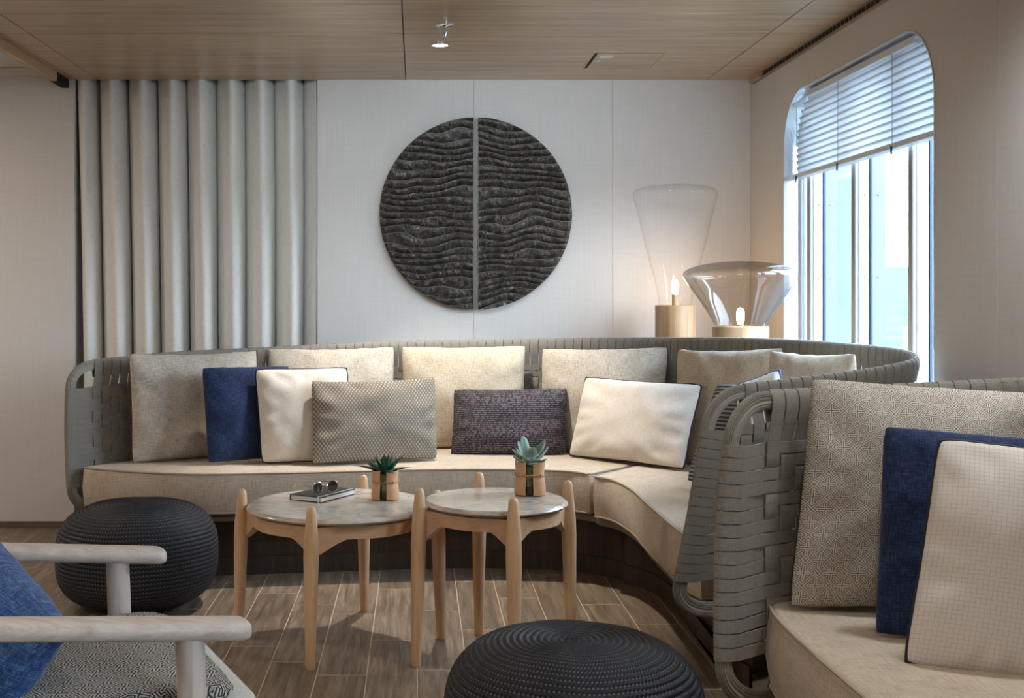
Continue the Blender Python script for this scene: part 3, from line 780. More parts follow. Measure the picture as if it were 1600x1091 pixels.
ZS, ZC0 = .455, .285
rim1 = [W(*p) for p in ((111, 567, 5.02), (190, 559, 5.20), (280, 551, 5.40), (400, 545, 5.58), (560, 537, 5.70), (740, 532, 5.74), (900, 529.5, 5.62), (1020, 529, 5.40),
        (1110, 529, 5.12), (1180, 530, 4.86), (1250, 533, 4.60), (1320, 538, 4.36), (1385, 544, 4.14), (1422, 551, 3.95), (1428, 561, 3.79), (1395, 571, 3.66), (1330, 582, 3.56), (1250, 592, 3.47), (1160, 602, 3.38), (1112, 607, 3.34))]
so = thing('sofa', 'long curved woven-strap sofa with sand seat along the back wall', 'sofa', (0, 5.3, 0))
S1, L1 = woven_back(so, rim1, .05, .275, .02, .095, 1)
# inner line of the back at seat level
inner = [S1(L1*k/80, .25) for k in range(81)]; inner = [Vector((p.x, p.y))+Vector((nn.x, nn.y))*.03 for p, nn in inner]
front_a = [(-1.403, 4.983), (-1.168, 4.868), (-.867, 4.80), (-.408, 4.862), (-.032, 4.915), (.288, 4.935), (.587, 4.893), (.699, 4.80)]
front_b = [(.708, 4.735), (.757, 4.67), (.785, 4.55), (.80, 4.37), (.797, 4.14), (.80, 3.88), (.806, 3.59), (.83, 3.46)]
# where the seam between the two seat cushions meets the back
ks = min(range(81), key=lambda k: abs((inner[k]-Vector((1.06, 5.22))).length))
ke = max(k for k in range(81) if inner[k].x > .93 and k > 50)
polyA = cr2(front_a)+[Vector((.985, 5.115))]+[inner[k] for k in range(ks, 1, -1)]
polyB = cr2(front_b)+[inner[k] for k in range(ke, ks, -1)]+[inner[ks]+Vector((.006, -.006)), Vector((.992, 5.107))]
for nm, pl in (('seat_cushion', polyA), ('seat_cushion', polyB)):
    c_ = slab(nm, pl, ZC0, ZS, .014, M['seat'], so, 'box', .004)
    pipe_round('piping', pl, ZS-.006, .002, .0045, M['seat_pipe'], c_); pipe_round('piping', pl, ZC0+.006, .002, .0045, M['seat_pipe'], c_)
# platform rail under the cushions, set back a little, and the dark plinth
fa = cr2(front_a)+cr2(front_b)
full = fa+[inner[k] for k in range(ke, 1, -1)]
slab('seat_platform', off_poly(full, .022), .252, ZC0-.002, .004, plain('taupe_platform', (104, 94, 82), .7).m, so)
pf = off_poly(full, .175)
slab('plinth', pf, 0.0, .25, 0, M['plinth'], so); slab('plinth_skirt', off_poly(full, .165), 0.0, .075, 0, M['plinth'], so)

rim2 = [W(*p) for p in ((1148, 614, 2.74), (1210, 612, 2.80), (1300, 608, 2.88), (1400, 603, 2.95), (1500, 598, 2.99), (1585, 594, 2.99))]+[Vector((1.60, 2.86, .968)), Vector((1.625, 2.6, .968)), Vector((1.63, 2.2, .968)), Vector((1.63, 1.8, .965)), Vector((1.62, 1.4, .96))]
so2 = thing('sofa', 'nearer woven-strap sofa holding the star-weave, navy and waffle cushions', 'sofa', (1.2, 2.3, 0))
S2, L2 = woven_back(so2, rim2, .045, .25, .075, .02, 2)
inner2 = [S2(L2*k/50, .25) for k in range(51)]; inner2 = [Vector((p.x, p.y))+Vector((nn.x, nn.y))*.03 for p, nn in inner2]
front2 = [(.90, 2.845), (.835, 2.80), (.812, 2.70), (.804, 2.58), (.803, 2.46), (.807, 2.30), (.815, 2.0), (.84, 1.6), (.87, 1.42)]
poly2 = cr2(front2)+[inner2[k] for k in range(48, 5, -1) if inner2[k].x > .93]
c_ = slab('seat_cushion', poly2, ZC0-.02, ZS, .016, M['seat'], so2, 'box', .012)
pipe_round('piping', poly2, ZS-.006, .002, .005, M['seat_pipe'], c_); pipe_round('piping', poly2, ZC0-.012, .002, .005, M['seat_pipe'], c_)
slab('seat_platform', off_poly(poly2, .022), .235, ZC0-.022, .004, M['strap'], so2)
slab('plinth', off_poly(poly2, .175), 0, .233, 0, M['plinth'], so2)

# ------------------------------------------------------------------ cushions
def pillow(name, label, TL_, TR_, BR_, BL_, t, mat, seed, bow=.035, wr_=.006, dip=.0, group=None, piping=None, n=34, rot=False, ear=.0):
    TL_, TR_, BR_, BL_ = [W(*p) for p in (TL_, TR_, BR_, BL_)]
    w = ((TR_-TL_).length+(BR_-BL_).length)/2; h = ((TL_-BL_).length+(TR_-BR_).length)/2
    rt = (TR_-TL_+BR_-BL_).normalized(); up = (TL_-BL_+TR_-BR_).normalized(); N = rt.cross(up).normalized()
    sp = [math.sin(math.pi/2*(2*k/n-1)) for k in range(n+1)]
    def base(a, b):
        a2 = a*(1-bow*(1-b*b)); b2 = b*(1-bow*(1-a*a))
        if b > 0: b2 -= dip*(1-a*a)*b
        q = (abs(a)*abs(b))**7; a2 -= math.copysign(.028*q, a); b2 -= math.copysign(.028*q, b)
        fu, fv = (a2+1)/2, (b2+1)/2
        return BL_.lerp(BR_, fu).lerp(TL_.lerp(TR_, fu), fv)
    V, U, Fc = [], [], []; idx = {}
    for side in (1, -1):
        for j, b in enumerate(sp):
            for i, a in enumerate(sp):
                edge = i in (0, n) or j in (0, n)
                if edge and side == -1: idx[(side, i, j)] = idx[(1, i, j)]; continue
                prof = max(0, (1-abs(a)**2.4)*(1-abs(b)**2.4))
                th = t/2*prof**.5
                wob = 1.35*wr_*(nz(a*1.6+seed, b*1.6, seed*.7+side)*1.3+.6*nz(a*4+seed, b*3, side*3+seed))*min(1, prof*3)
                rad = math.atan2(b, a); cw = wr_*1.6*math.sin(rad*14+seed*3+3*nz(a*2, b*2, seed))*min(1, prof*4)*max(0, (max(abs(a), abs(b))-.45))
                ed = Vector((0, 0, 0))
                if edge: ed = up*(wr_*.5*nz(a*5+seed, b*5, 1))+rt*(wr_*.5*nz(a*5, b*5+seed, 2))
                idx[(side, i, j)] = len(V); V.append(base(a, b)+N*side*(th+wob+cw)+ed); U.append((a*w/2, b*h/2) if not rot else (b*h/2, a*w/2))
    for side in (1, -1):
        for j in range(n):
            for i in range(n):
                q = (idx[(side, i, j)], idx[(side, i+1, j)], idx[(side, i+1, j+1)], idx[(side, i, j+1)])
                Fc.append(q if side == 1 else q[::-1])
    if piping is None:
        o = obj(name, V, Fc, mat, None, U, 180, None, False); return tag(o, label, 'cushion', group)
    base_p = (BL_+BR_)/2
    root = thing(name, label, 'cushion', base_p, group)
    c_ = obj('cover', V, Fc, mat, root, U, 180, None, False)
    ring = [idx[(1, i, 0)] for i in range(n)]+[idx[(1, n, j)] for j in range(n)]+[idx[(1, i, n)] for i in range(n, 0, -1)]+[idx[(1, 0, j)] for j in range(n, 0, -1)]
    pv, pf_ = tube([V[k] for k in ring], .0042, 6, True); obj('piping', pv, pf_, piping, root, None, 60)
    return root
LIN = 'oatmeal back cushions on the long curved sofa'
pillow('cushion', 'grey-beige melange cushion at the curtain end of the curved sofa, behind the navy one', (201, 552, 5.08), (402, 547, 5.44), (402, 710, 5.36), (206, 724, 5.06), .14, M['linen'], 1.3, .03, .008, .03, LIN)
pillow('cushion', 'grey-beige melange cushion behind the off-white and the dotted cushions', (418, 544, 5.57), (617, 541, 5.63), (616, 706, 5.56), (420, 708, 5.50), .14, M['linen'], 2.1, .03, .008, .02, LIN)
pillow('cushion', 'warm oatmeal back cushion directly under the round wall relief', (626, 541, 5.64), (822, 539, 5.64), (821, 701, 5.57), (629, 702, 5.57), .14, M['linen_warm'], 3.7, .03, .006, .015, LIN)
pillow('cushion', 'oatmeal back cushion behind the dark striped lumbar cushion', (846, 544, 5.58), (1045, 541, 5.32), (1036, 716, 5.24), (843, 703, 5.50), .14, M['linen'], 4.4, .03, .006, .02, LIN)
pillow('cushion', 'warm beige back cushion in the curve of the sofa below the round flared lamp', (1058, 545, 5.20), (1224, 542, 4.66), (1218, 740, 4.58), (1058, 722, 5.13), .12, M['linen_warm'], 5.9, .03, .010, .03, LIN)
pillow('cushion', 'beige back cushion on the window side of the curved sofa', (1203, 546, 4.43), (1338, 551, 4.10), (1338, 760, 4.04), (1195, 745, 4.38), .13, M['linen_warm'], 6.6, .03, .010, .04, LIN)
pillow('cushion', 'navy blue square cushion between the melange and off-white cushions on the long sofa', (315, 574, 5.06), (452, 571, 5.27), (456, 715, 5.20), (325, 724, 5.00), .11, M['navy'], 7.2, .02, .006, .0)
pillow('cushion', 'off-white square cushion with black piping beside the navy cushion on the long sofa', (398, 577, 5.10), (543, 574, 5.18), (546, 721, 5.10), (409, 724, 5.03), .12, M['offwhite'], 8.5, .025, .006, .0, None, M['dark_pipe'])
pillow('cushion', 'dark brown lumbar cushion with pale ring dots on the long sofa', (485, 595, 5.06), (681, 588, 5.24), (684, 717, 5.16), (487, 726, 4.98), .12, M['dots'], 9.1, .03, .007, .05)
pillow('cushion', 'dark navy-brown dash-striped lumbar cushion on the long sofa below the relief', (708, 608, 5.44), (887, 606, 5.42), (888, 712, 5.34), (703, 711, 5.36), .12, M['dash'], 10.3, .03, .006, .01)
pillow('cushion', 'off-white cushion with black piping tilted in the corner of the curved sofa', (914, 589, 5.36), (1099, 601, 4.91), (1070, 734, 4.83), (888, 712, 5.28), .14, M['offwhite'], 11.4, .04, .008, .0, None, M['dark_pipe'])
pillow('cushion', 'grey ribbed striped cushion half hidden behind the woven end of the curved sofa', (1120, 599, 4.50), (1280, 606, 4.12), (1240, 790, 4.08), (1072, 752, 4.44), .11, M['rib'], 12.2, .012, .006)
pillow('cushion', 'white cushion with blue piping whose corner shows above the woven end of the sofa', (1150, 601, 4.22), (1218, 576, 4.12), (1258, 795, 3.88), (1165, 795, 4.02), .10, M['whitecot'], 13.6, .03, .005, .0, None, M['blue_pipe'])
pillow('cushion', 'large oatmeal star-weave cushion at the back of the near sofa', (1267, 589, 2.80), (1640, 614, 2.76), (1650, 955, 2.66), (1231, 950, 2.71), .15, M['star'], 14.8, .025, .007, .0)
pillow('cushion', 'navy blue cushion in the middle of the three on the near sofa', (1380, 664, 2.58), (1690, 690, 2.52), (1690, 1020, 2.44), (1365, 992, 2.50), .12, M['navy'], 15.5, .02, .006)
pillow('cushion', 'off-white waffle cushion with black piping frontmost on the near sofa', (1466, 684, 2.44), (1760, 712, 2.36), (1745, 1100, 2.22), (1411, 1038, 2.33), .13, M['waffle'], 16.7, .025, .006, .0, None, M['dark_pipe'], 40)

# ------------------------------------------------------------------ poufs
def pouf(label, x, y, r, h, tilt, seed):
    pitch = .0158; n = 120
    # outline from the top centre down to the base centre (superellipse), sampled by arc length
    raw = []
    for k in range(400):
        a = math.pi/2-math.pi*k/399
        rr = r*abs(math.cos(a))**.62; zz = h/2+h/2*math.copysign(abs(math.sin(a))**.72, math.sin(a))
        dimp = .012*math.exp(-(rr/(r*.35))**2) if zz > h/2 else 0
        raw.append(Vector((rr, zz-dimp, 0)))
    L = sum((b-a).length for a, b in zip(raw, raw[1:])); nc = int(L/pitch); per = 7
    prof, _ = resample(raw, nc*per+1)
    V, U, Fc = [], [], []; m_ = len(prof)
    for i, p in enumerate(prof):
        a, b = prof[max(0, i-3)], prof[min(m_-1, i+3)]; t_ = (b-a).normalized(); nn = Vector((-t_.y, t_.x, 0)); nn = nn if (nn.x*p.x+nn.y*(p.y-h/2)) >= 0 else -nn
        s = i/per
        for k in range(n+1):
            th = 2*math.pi*k/n; ph = s-k/n
            b_ = abs(math.sin(math.pi*ph)); o_ = .0062*(b_**.6-1)
            q = p+nn*o_; rr = max(0, q.x)
            zz = q.y+.004*nz(math.cos(th)*2+seed, math.sin(th)*2, s*.05)+tilt*rr*math.cos(th)*max(0, (q.y-h*.3)/h)
            if i >= m_-per*4: zz = max(0.0, zz)
            V.append((x+rr*math.cos(th), y+rr*math.sin(th), max(.0, zz))); U.append((k/n*150, ph))
    for i in range(m_-1):
        for k in range(n): a = i*(n+1)+k; Fc.append((a, a+1, a+n+2, a+n+1))
    o = obj('pouf', V, Fc, M['pouf'], None, U, 180); tag(o, label, 'pouf'); return o
pouf('black braided rope pouf in front of the curtain end of the long sofa', -1.062, 4.50, .303, .395, .0, 1.0)
pouf('black braided rope pouf in front of the round tables beside the woven sofa ends', .363, 2.75, .303, .39, 0, 2.0)

# ------------------------------------------------------------------ round tables
def table(label, cx, cy, r, ztop, zleg, angs, lr, seed):
    t = thing('side_table', label, 'table', (cx, cy, 0))
    th = .024
    prof = [(0, ztop-th), (r-.03, ztop-th), (r-.008, ztop-th*.75), (r, ztop-th*.45), (r-.003, ztop-.006), (r-.012, ztop), (0, ztop)]
    v, f = lathe(prof, 72, (cx, cy, 0)); obj('tabletop', v, f, M['stone'], t, None, 30)
    for a in angs:
        d = Vector((math.cos(R(a)), math.sin(R(a)), 0)); b = Vector((cx, cy, 0))+d*lr
        prof_l = [(0, .0), (.0135, .0), (.015, .004), (.0165, .05), (.0215, zleg*.45), (.0245, zleg*.68), (.0235, zleg*.78), (.0175, zleg*.93), (.0150, zleg-.014), (.0115, zleg-.005), (.006, zleg-.001), (0, zleg)]
        v, f = lathe(prof_l, 24); v = [p+b+d*(.012*(1-p.z/zleg)) for p in v]
        lg = obj('leg', v, f, M['ash'], t, None, 50)
        v, f = lathe([(0, 0), (.012, 0), (.012, .003), (0, .003)], 16, b+d*.012+Vector((0, 0, -.0005))); obj('glide', v, f, M['dark'], lg)
    # apron: arched rails from leg to leg, following the round top
    sa = sorted([a % 360 for a in angs])
    for k in range(4):
        a0, a1 = sa[k], sa[(k+1) % 4]+(360 if k == 3 else 0)
        V, Fc = [], []; ns = 20; pa = Vector((math.cos(R(a0)), math.sin(R(a0)), 0))*(lr-.012); pb = Vector((math.cos(R(a1)), math.sin(R(a1)), 0))*(lr-.012)
        for i in range(ns+1):
            q = i/ns; a = R(a0+(a1-a0)*q); ch = pa.lerp(pb, q); rr = ch.length+(r-.03-ch.length)*math.sin(math.pi*q)**.7
            rr = min(rr, lr-.012); e = abs(2*q-1); hh = .042+.055*max(0, (e-.62)/.38)**1.1
            for (dr, dz) in ((.010, 0), (-.010, 0), (-.010, -hh), (.010, -hh)):
                V.append((cx+(rr+dr)*math.cos(a), cy+(rr+dr)*math.sin(a), ztop-th-.0005+dz))
        for i in range(ns):
            for c in range(4): l = (c+1) % 4; Fc.append((i*4+c, i*4+l, i*4+4+l, i*4+4+c))
        Fc.append((0, 1, 2, 3)); Fc.append((ns*4+3, ns*4+2, ns*4+1, ns*4))
        obj('apron', V, Fc, M['ash_x'], t, None, 30)
    return t
table('larger and lower round stone-topped table with pale wood legs, holding the notebook', -.267, 4.066, .318, .463, .51, (178, -2, 258.5, 78.5), .336, 1)
table('smaller and taller round stone-topped table with pale wood legs, holding the silvery plant', .253, 3.838, .235, .517, .565, (198, 18, 278.5, 98.5), .258, 2)

# notebook
ZT1, ZT2 = .463, .517
t = thing('notebook', 'closed black notebook with pale pages and a light band on the lower table', 'notebook', (-.335, 4.17, ZT1))
ang = math.atan2(.86, .51)
nc_ = Vector((-.333, 4.185, 0)); ux = Vector((math.sin(ang), -math.cos(ang), 0)); uy = Vector((math.cos(ang), math.sin(ang), 0))   # short, long
def nb(a0, a1, b0, b1, z0, z1, w=.0008):
    v, f = bevel_vf(*box(a0, a1, b0, b1, z0, z1), w, 1); return [nc_+ux*p.x+uy*p.y+Vector((0, 0, ZT1+p.z)) for p in v], f
v, f = join_vf(nb(-.068, .068, -.105, .105, .0003, .0025), nb(-.068, .068, -.105, .105, .0175, .020), nb(-.0685, -.066, -.105, .105, .0005, .0198)); obj('cover', v, f, M['black'], t)
v, f = nb(-.065, .065, -.102, .102, .0026, .0174); obj('pages', v, f, M['paper'], t)
v, f = join_vf(nb(.052, .058, -.1058, .1058, .0201, .0208, .0002), nb(.052, .058, -.1068, -.1056, .0, .0208, .0002)); obj('elastic_band', v, f, M['paper'], t)
v, f = tube([nc_+ux*-.03+uy*-.10+Vector((0, 0, ZT1+.004)), nc_+ux*-.045+uy*-.125+Vector((0, 0, ZT1+.003)), nc_+ux*-.055+uy*-.15+Vector((0, 0, ZT1+.003))], .002, 6); obj('bookmark_ribbon', v, f, M['paper'], t)
# sunglasses standing on the notebook, lenses towards the room
gl_c = W(508, 767, 4.13); gl_c.z = ZT1+.0205
t = thing('sunglasses', 'round mirrored sunglasses with silver rims resting on the black notebook', 'sunglasses', gl_c)
ga = R(-38); gx = Vector((math.cos(ga), -math.sin(ga), 0)); gy = Vector((math.sin(ga), math.cos(ga), 0))     # gx along the front, gy back along the temples
lens_m = Mat('mirrored_lens', .05, .9).color(s2l((96, 100, 108))).m
for s in (-1, 1):
    c = gl_c+gx*(.031*s)+Vector((0, 0, .0235))
    ring = [c+gx*(.0215*math.cos(a))+Vector((0, 0, .0205*math.sin(a)))-gy*.002*math.cos(a)*s for a in [2*math.pi*k/28 for k in range(28)]]
    v, f = tube(ring, .0019, 8, True); rm = obj('rim', v, f, M['chrome'], t)
    V = [c-gy*.003]+[q-gy*.0004 for q in ring]; V2 = [c+gy*.001]+[q+gy*.0008 for q in ring]
    Fc = [(0, 1+k, 1+(k+1) % 28) for k in range(28)]+[(29, 30+(k+1) % 28, 30+k) for k in range(28)]+[(1+k, 1+(k+1) % 28, 30+(k+1) % 28, 30+k) for k in range(28)]
    obj('lens', V+V2, Fc, lens_m, t, None, 60)
    h0 = c+gx*(.0225*s)+Vector((0, 0, .006))
    v, f = tube([h0, h0+gx*.004*s+gy*.008, h0+gx*.003*s+gy*.06+Vector((0, 0, .001)), h0+gx*.0*s+gy*.10+Vector((0, 0, -.002)), h0-gx*.002*s+gy*.125+Vector((0, 0, -.015))], .0017, 6); obj('temple', v, f, M['chrome'], t)
br = gl_c+Vector((0, 0, .028)); v, f = tube([br-gx*.0105, br-gx*.005+Vector((0, 0, .004)), br+gx*.005+Vector((0, 0, .004)), br+gx*.0105], .0018, 6); obj('bridge', v, f, M['chrome'], t)

# potted succulents in leather-wrapped jars
def leaf(root, base, az, el, ln, wd, th, curl, mat, kind):
    d = Vector((math.cos(az), math.sin(az), 0)); up = Vector((0, 0, 1)); side = Vector((-d.y, d.x, 0))
    V, U, Fc = [], [], []; m_, n = 12, 8; pos = Vector(base); e = el
    for i in range(m_+1):
        q = i/m_
        wq = (math.sin(math.pi*min(1, q*.62+.38))**.9*(1-q**5)+.02) if kind == 'aloe' else (math.sin(math.pi*(.10+q*.60))*(1-q**6)**.5+.04)
        fw = d*math.cos(e)+up*math.sin(e); nn = -d*math.sin(e)+up*math.cos(e)
        for k in range(n):
            a = 2*math.pi*k/n
            V.append(pos+side*(wd/2*wq*math.cos(a))+nn*(th/2*wq*math.sin(a)+ (.18*wd*wq*abs(math.cos(a))**2 if kind == 'aloe' else .06*wd*wq*math.cos(a)**2))); U.append((.5+.5*math.cos(a), q))
        pos = pos+fw*(ln/m_); e += curl/m_
    for i in range(m_):
        for k in range(n): l = (k+1) % n; Fc.append((i*n+k, i*n+l, i*n+n+l, i*n+n+k))
    Fc.append(tuple(range(n))[::-1]); Fc.append(tuple(m_*n+k for k in range(n)))
    obj('leaf', V, Fc, mat, root, U, 60)
def pot(t, c, s, face):
    V, U, Fc = [], [], []; prof = [(.030, .001), (.046, .003), (.0485, .012), (.0475, .03), (.0435, .052), (.0425, .060), (.0445, .075), (.0465, .098)]
    n = 40; a0, a1 = face+.25, face+2*math.pi-.25
    for th in (0, -.0028):
        for (r, z) in prof:
            for k in range(n+1):
                a = a0+(a1-a0)*k/n; q = r*(1+.045*math.cos(4*(a-face-math.pi/4)))+th
                V.append(c+Vector((q*math.cos(a)*s, q*math.sin(a)*s, (z+(.003 if k in (0, n) and z > .05 else 0))*s)))
    m_ = len(prof); o = m_*(n+1)
    for b in (0, o):
        for i in range(m_-1):
            for k in range(n): a = b+i*(n+1)+k; Fc.append((a, a+1, a+n+2, a+n+1))
    for k in range(n): a = (m_-1)*(n+1)+k; Fc.append((a, a+1, o+a+1, o+a)); Fc.append((k, k+1, o+k+1, o+k))
    for i in range(m_-1):
        for k in (0, n): a = i*(n+1)+k; Fc.append((a, a+n+1, o+a+n+1, o+a))
    obj('leather_wrap', V, Fc, M['leather'], t, None, 40)
    v, f = lathe([(0, .002), (.034, .002), (.036, .006), (.036, .088), (.034, .088), (.034, .006), (0, .005)], 28, c); v = [c+(p-c)*s for p in v]; obj('glass_jar', v, f, M['jar'], t)
    v, f = lathe([(0, .0265), (.030, .0265), (.033, .06), (.033, .084), (0, .088)], 20, c); v = [c+(p-c)*s for p in v]; obj('root_ball', v, f, M['soil'], t)
    ring = [c+Vector((.0455*(1+.045*math.cos(4*(a-face-math.pi/4)))*math.cos(a), .0455*(1+.045*math.cos(4*(a-face-math.pi/4)))*math.sin(a), .060+.001*math.sin(3*a)))*s for a in [2*math.pi*k/36 for k in range(36)]]
    v, f = tube(ring, .0021*s, 6, True); kn = lathe([(0, -.006), (.0045, -.003), (.0045, .003), (0, .006)], 10, c+Vector((.047*math.cos(face+.75), .047*math.sin(face+.75), .060))*s)
    v, f = join_vf((v, f), kn); obj('thong', v, f, M['cordm'], t)
c1 = G(602, 780, ZT1); c1.z = ZT1+.0005
t = thing('potted_plant', 'spiky dark green aloe in a leather-wrapped glass on the lower table', 'plant', c1)
pot(t, c1, 1.04, R(-98))
rnd = random.Random(4)
for k in range(18):
    ring = k % 3; az = k*2.39996+.4; el = R((28, 48, 70)[ring]+rnd.uniform(-8, 8)); ln = (.112, .100, .076)[ring]*rnd.uniform(.8, 1.12)
    leaf(t, c1+Vector((math.cos(az)*.010, math.sin(az)*.010, .088)), az, el, ln, .027, .009, R(-28 if ring == 0 else -8)+rnd.uniform(-.2, .2), M['aloe'], 'aloe')
c2 = G(828, 773, ZT2); c2.z = ZT2+.0005
t = thing('potted_plant', 'silvery fleshy-leaved succulent in a leather-wrapped glass on the taller table', 'plant', c2)
pot(t, c2, 1.13, R(-97))
rnd = random.Random(9)
spec = [(150, 68, .085), (120, 74, .098), (175, 62, .066), (20, 58, .095), (35, 64, .082), (5, 50, .080), (60, 70, .06), (90, 75, .062), (270, 45, .045), (250, 35, .05), (300, 38, .05), (200, 35, .06), (230, 25, .05), (330, 28, .055), (345, 48, .06), (190, 52, .075), (280, 20, .048), (215, 55, .05), (315, 60, .045), (160, 30, .055)]
for az, el, ln in spec:
    a = R(az); leaf(t, c2+Vector((math.cos(a)*.012, math.sin(a)*.012, .096)), a, R(el), ln, .034, .009, rnd.uniform(-.2, .25), M['kal'], 'kal')

# ------------------------------------------------------------------ lamps on the ledge behind the sofa
le = bbox_obj('trim_3', (.98, 1.686, 5.45, 5.985, .80, .83), M['beam'], None, .003); le['kind'] = 'structure'
le2 = bbox_obj('trim_4', (1.26, 1.686, 5.05, 5.448, .80, .83), M['beam'], None, .003); le2['kind'] = 'structure'
def glamp(label, c, rb, zb, prof, mat, stick):
    t = thing('table_lamp', label, 'lamp', (c[0], c[1], .83))
    v, f = lathe([(0, .831), (rb-.003, .831), (rb, .834), (rb, zb-.003), (rb-.003, zb), (0, zb)], 48, (c[0], c[1], 0)); obj('base', v, f, M['lamp_wood'], t, None, 40)
    v, f = lathe([(0, zb), (.015, zb), (.015, zb+stick), (0, zb+stick)], 20, (c[0], c[1], 0)); obj('socket', v, f, M['lamp_wood'], t, None, 40)
    z = zb+stick
    v, f = lathe([(0.008, z), (.014, z+.01), (.016, z+.025), (.016, z+.055), (.012, z+.068), (0, z+.074)], 20, (c[0], c[1], 0)); obj('bulb', v, f, M['bulb'], t, None, 60)
    P = catmull([Vector((r_, z_, 0)) for r_, z_ in prof], 8); v, f = lathe([(max(0, p.x), p.y) for p in P], 72, (c[0], c[1], 0)); obj('glass_shade', v, f, mat, t, None, 180)
Y1 = 5.70; k1 = Y1/F; x1 = (1055-CX)*k1; zz = lambda py, Y: H-(py-CY)*Y/F
glamp('tall clear glass lamp with flared shade on a round wood base near the corner', (x1, Y1), 31*k1, zz(477, Y1),
      [(25*k1, zz(477, Y1)), (29*k1, zz(450, Y1)), (45*k1, zz(388, Y1)), (60*k1, zz(325, Y1)), (65*k1, zz(306, Y1)), (62*k1, zz(298, Y1)), (50*k1, zz(293, Y1)), (25*k1, zz(290, Y1)), (0, zz(289, Y1))], M['lamp_clear'], .052)
Y2 = 5.20; k2 = Y2/F; x2 = (1157-CX)*k2
glamp('wide smoked glass lamp with mushroom shade on a round wood base beside the window', (x2, Y2), 43*k2, zz(510, Y2),
      [(39*k2, zz(510, Y2)), (44*k2, zz(500, Y2)), (66*k2, zz(465, Y2)), (83*k2, zz(441, Y2)), (88*k2, zz(431, Y2)), (84*k2, zz(423, Y2)), (66*k2, zz(415.5, Y2)), (35*k2, zz(410, Y2)), (0, zz(408, Y2))], M['lamp_smoke'], .008)

# ------------------------------------------------------------------ venetian blind
t = thing('venetian_blind', 'white venetian blind half lowered in the rounded window', 'blind', (1.737, 4.66, 1.7))
XB = 1.737; zt, zb = 2.062, 1.728; ns = 12; pit = (zt-zb)/ns
by0, by1 = 3.90, 5.415
def yspan(z):    # the slats stop at the rounded reveal
    d = max(0, z-(2.09-.25)); r = .244
    k = r-math.sqrt(max(0, r*r-d*d)) if d < r else r
    return by0+k, by1-k
for i in range(ns):
    z = zb+pit*(i+.5); y0, y1 = yspan(z+.018); a = R(108)
    V, Fc = [], []; m_ = 6
    for q in range(m_+1):
        s = (q/m_-.5)*.036; cv = .003*(1-(2*q/m_-1)**2)
        dx_, dz_ = s*math.cos(a)+cv*math.sin(a), s*math.sin(a)-cv*math.cos(a)
        for y in (y0, y1): V.append((XB-dx_*-1, y, z+dz_))
    for q in range(m_): b = q*2; Fc.append((b, b+1, b+3, b+2))
    sl = obj('slat', V, Fc, M['slat'], t, None, 180, None, False); md = sl.modifiers.new('thickness', 'SOLIDIFY'); md.thickness = .0012
y0, y1 = yspan(2.075); bbox_obj('head_rail', (1.715, 1.76, y0+.02, y1-.02, 2.05, 2.078), M['blind'], t, .003)
bbox_obj('bottom_rail', (1.715, 1.757, by0, by1, 1.706, 1.727), M['blind'], t, .003)
for yy in (XB*F/(1317-CX), XB*F/(1403-CX), XB*F/(1252-CX)):
    for xx in (-.021, .021):
        v, f = tube([(XB+xx, yy, 1.70), (XB+xx, yy, 2.05)], .0012, 6); obj('ladder_cord', v, f, M['taupe'], t)
    bbox_obj('cord_tassel', (XB-.027, XB-.021, yy-.004, yy+.004, 1.685, 1.716), M['gasket'], t, .001)

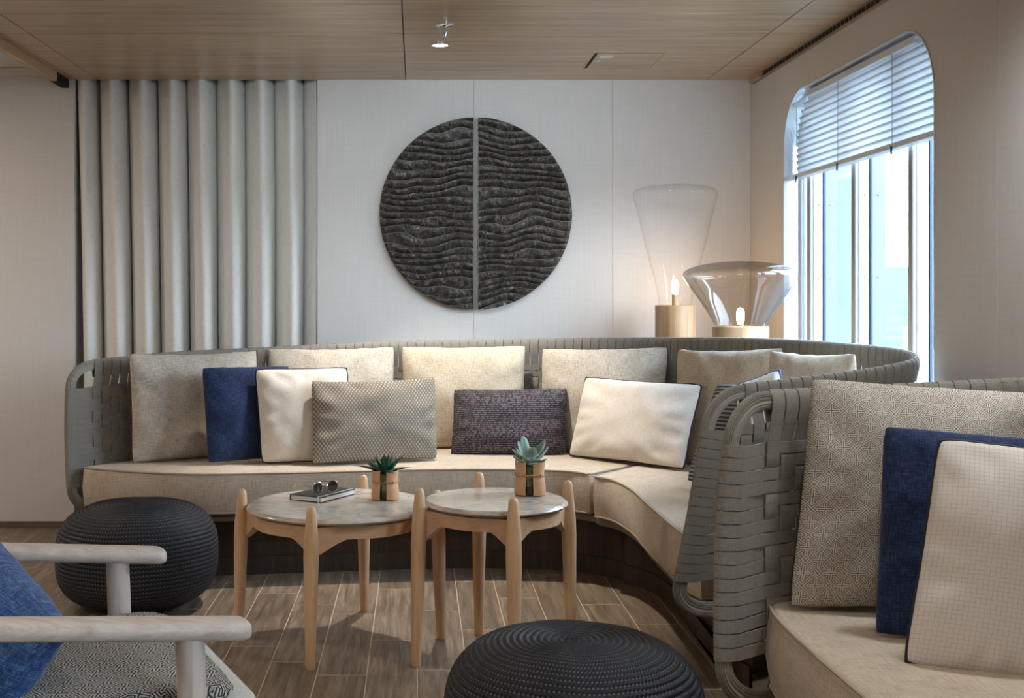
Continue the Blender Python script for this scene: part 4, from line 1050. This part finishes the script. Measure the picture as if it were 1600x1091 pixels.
# ------------------------------------------------------------------ armchair
e = Vector((.906, .423, 0)); p_ = Vector((-.423, .906, 0))
O = Vector((-.289, 2.12, 0))
t = thing('armchair', 'whitewashed wood armchair with black and cream star-weave seat in the near corner', 'armchair', O-e*.35+p_*.35)
def cw(a, b, z): return O+e*a+p_*b+Vector((0, 0, z))
for b, nm in ((.04, 'near'), (.705, 'far')):
    V, Fc = [], []; ns = 26; ln = .66
    for i in range(ns+1):
        q = (i/ns)**2; a = -ln*q; dd = q*ln
        wd = .038-.010*q; th = .0185
        if dd < .030: wd *= .35+.65*(1-(1-dd/.030)**2)**.5; th *= .45+.55*min(1, 1-(1-min(1, dd/.018))**2)**.5
        z = .572+.075*q
        for k in range(16):
            an = 2*math.pi*k/16; ca, sa_ = math.cos(an), math.sin(an)
            V.append(cw(a, b+wd*math.copysign(abs(ca)**.6, ca), z+th*math.copysign(abs(sa_)**.75, sa_)))
    for i in range(ns):
        for k in range(16): l = (k+1) % 16; Fc.append((i*16+k, i*16+l, i*16+16+l, i*16+16+k))
    Fc.append(tuple(range(16))[::-1]); Fc.append(tuple(ns*16+k for k in range(16)))
    am = obj('armrest', V, Fc, M['grey_ash'], t, None, 50)
    v, f = tube([cw(-.095, b, 0), cw(-.10, b, .30), cw(-.11, b, .578)], lambda q: .017+.009*min(1, q*2), 20); obj('leg', v, f, M['grey_ash_z'], t, None, 50)
    v, f = tube([cw(-.70, b, 0), cw(-.64, b, .30), cw(-.60, b, .63)], lambda q: .017+.007*min(1, q*2), 20); obj('leg', v, f, M['grey_ash_z'], t, None, 50)
    v, f = bevel_vf(*box(-.62, -.10, b-.012, b+.012, .27, .32), .004, 1); obj('side_rail', [cw(q.x, q.y, q.z) for q in v], f, M['grey_ash'], t)
for a in (-.115, -.625):
    v, f = bevel_vf(*box(a-.012, a+.012, .05, .69, .27, .32), .004, 1); obj('cross_rail', [cw(q.x, q.y, q.z) for q in v], f, M['grey_ash'], t)
def rpoly(a0, a1, b0, b1, r, n=8):
    out = []
    for (ca, cb, s0) in ((a1-r, b1-r, 0), (a0+r, b1-r, 90), (a0+r, b0+r, 180), (a1-r, b0+r, 270)):
        for k in range(n+1): an = R(s0+90*k/n); out.append(cw(ca+r*math.cos(an), cb+r*math.sin(an), 0))
    return [Vector((q.x, q.y)) for q in out]
slab('seat_cushion', rpoly(-.58, .055, .075, .67, .09), .322, .418, .03, fabric('pale_grey_upholstery', (160, 158, 150), (190, 188, 180), (208, 206, 198), 300).m, t, 'box', .008)
slab('seat_pad', rpoly(-.58, -.005, .075, .67, .08), .412, .462, .022, M['star_black'], t, 'box', .006)
v, f = bevel_vf(*box(-.05, .05, .06, .68, .32, .86), .02, 2)
obj('backrest', [cw(-.64+q.x*.6-(q.z-.3)*.28, q.y, q.z) for q in v], f, M['grey_ash'], t)
pillow('cushion', 'bright blue boucle cushion leaning in the armchair', (-75, 765, 2.46), (110, 980, 2.13), (12, 1118, 2.10), (-165, 985, 2.42), .17, M['denim'], 18.2, .02, .006)
